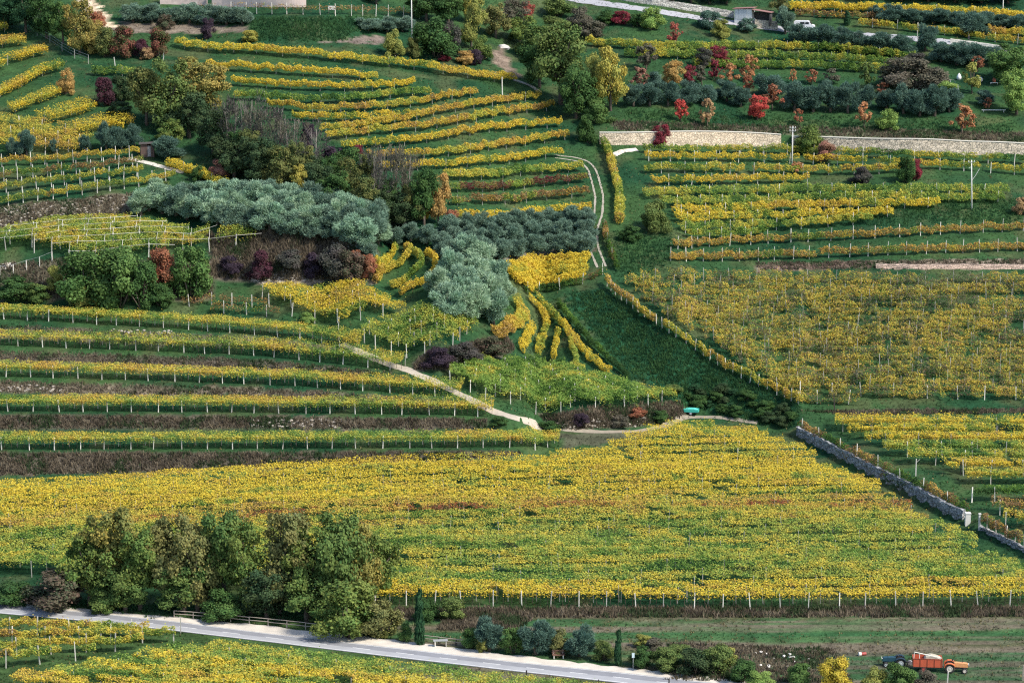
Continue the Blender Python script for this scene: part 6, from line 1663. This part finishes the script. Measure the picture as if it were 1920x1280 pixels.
# longer grass on the bank below the wide vineyard and beside the tracks
V2 = []; C2 = []
for poly, n in [([(1058, 560), (1085, 548), (1130, 542), (1330, 650), (1500, 762), (1500, 800), (1400, 790), (1290, 757), (1190, 708)], 6500), ([(1150, 430), (1260, 430), (1250, 500), (1160, 520)], 900), ([(480, 32), (700, 34), (640, 78), (470, 76)], 2200),
                ([(1170, 205), (1900, 235), (1900, 255), (1170, 240)], 2600), ([(1500, 388), (1920, 372), (1920, 418), (1640, 425)], 1800), ([(-100, 1120), (740, 1150), (740, 1172), (-100, 1122)], 1800)]:
    us = [q[0] for q in poly]; vs = [q[1] for q in poly]
    uu = rng.uniform(min(us), max(us), n * 3); vv = rng.uniform(min(vs), max(vs), n * 3)
    k = inpoly(uu + rng.normal(0, 9, n * 3), vv + rng.normal(0, 6, n * 3), poly); q = P(uu[k][:n], vv[k][:n])
    g_ = fbm(q[:, 0] * .5, q[:, 1] * .5, 91)[:, None]
    cc = np.array((.014, .064, .030)) * (1 - g_) + np.array((.06, .13, .042)) * g_
    v2, c2 = blades(q[:, 0], q[:, 1], rng.uniform(.25, .65, len(q)), cc, .10, rng, 4, .3)
    V2.append(v2); C2.append(c2)
V = np.concatenate([V] + V2); Cc = np.concatenate([Cc] + C2)
tag(meshobj('grass', quadmesh('grass', V, Cc, leaf_mat(), 3)), 'rough green grass over the slopes, terraces and field margins', 'grass', kind='stuff')

SCR = [([(-100, 850), (1000, 848), (900, 860), (400, 882), (-100, 894)], 3200, (.3, .75)), ([(-100, 779), (915, 786), (915, 803), (-100, 803)], 2600, (.3, .7)), ([(-100, 712), (500, 728), (850, 752), (850, 764), (500, 744), (-100, 735)], 1500, (.2, .5)),
       ([(-100, 654), (500, 675), (740, 700), (700, 704), (500, 692), (-100, 670)], 1400, (.2, .5)), ([(-100, 604), (500, 634), (660, 657), (500, 650), (-100, 622)], 1000, (.2, .45)), ([(390, 440), (560, 430), (700, 445), (705, 525), (480, 525), (400, 520)], 3600, (.4, 1.1)),
       ([(-100, 405), (0, 386), (350, 352), (362, 372), (230, 402), (0, 430), (-100, 440)], 2600, (.2, .6)), ([(-100, 505), (130, 485), (400, 495), (400, 560), (-100, 560)], 2200, (.4, 1.0)), ([(775, 692), (800, 662), (950, 632), (965, 655), (940, 664), (830, 692)], 1600, (.4, 1.0)),
       ([(1010, 782), (1100, 765), (1280, 752), (1285, 778), (1250, 795), (1050, 806)], 1800, (.3, .8)), ([(740, 1140), (1990, 1138), (1990, 1156), (740, 1158)], 4200, (.3, .8)), ([(850, 1150), (1000, 1160), (960, 1185), (820, 1180)], 1500, (.3, .7)),
       ([(1250, 1205), (1560, 1215), (1600, 1280), (1250, 1275)], 2600, (.2, .6)), ([(1150, 228), (1990, 252), (1990, 270), (1480, 252), (1150, 244)], 2400, (.3, .8)), ([(1420, 492), (1990, 486), (1990, 500), (1420, 507)], 1200, (.3, .6)),
       ([(1500, 770), (1990, 766), (1990, 774), (1600, 778)], 1200, (.2, .5))]
Vs = []; Cs = []
for poly, n, (h0, h1) in SCR:
    us = [q[0] for q in poly]; vs = [q[1] for q in poly]
    uu = rng.uniform(min(us), max(us), n * 3); vv = rng.uniform(min(vs), max(vs), n * 3)
    k = inpoly(uu, vv, poly); q = P(uu[k][:n], vv[k][:n])
    pk_ = np.clip((fbm(q[:, 0] * .3, q[:, 1] * .3, 12) - .5) * 2.6 + .5 + rng.normal(0, .2, len(q)), 0, .999)
    bc = np.array([(.05, .08, .035), (.085, .082, .05), (.12, .097, .065), (.15, .122, .085), (.10, .08, .06), (.20, .165, .115)])[(pk_ * 6).astype(int)]
    V, Cc = blades(q[:, 0], q[:, 1], rng.uniform(h0, h1, len(q)), bc, .11, rng, 4, .35)
    Vs.append(V); Cs.append(Cc)
tag(meshobj('dry_scrub', quadmesh('dry_scrub', np.concatenate(Vs), np.concatenate(Cs), leaf_mat(), 3)), 'dry grey-brown scrub and dead weeds on the banks', 'scrub', kind='stuff')

# loose stones on the stony banks
Vv = []; Ff = []; off = 0
for poly, n in [([(-60, 402), (0, 388), (350, 354), (360, 372), (230, 402), (0, 428), (-60, 436)], 230), ([(440, 512), (600, 516), (610, 530), (480, 532)], 130), ([(0, 722), (120, 722), (120, 734), (0, 734)], 40), ([(470, 785), (640, 785), (640, 802), (470, 800)], 90),
                ([(200, 616), (330, 620), (330, 628), (200, 624)], 40), ([(1040, 780), (1230, 775), (1200, 800), (1050, 804)], 90), ([(620, 440), (680, 445), (680, 470), (620, 465)], 60)]:
    us = [q[0] for q in poly]; vs = [q[1] for q in poly]; got = 0
    while got < n:
        a, b2 = random.uniform(min(us), max(us)), random.uniform(min(vs), max(vs))
        if not inpoly(np.array([a]), np.array([b2]), poly)[0]: continue
        got += 1
        p = P1(a, b2); rv, rf = rock_mesh(got % 17, None); s = random.uniform(.2, .55)
        Vv += [(p[0] + x_ * s * 1.3, p[1] + y_ * s, p[2] + z_ * s) for x_, y_, z_ in rv]; Ff += [tuple(i + off for i in f) for f in rf]; off += len(rv)
tag(meshobj('loose_stones', pymesh('loose_stones', Vv, Ff, mat('bank_stone', (.36, .32, .27), .9, .3, 1.5))), 'loose pale stones on the steep banks', 'stones', kind='stuff')
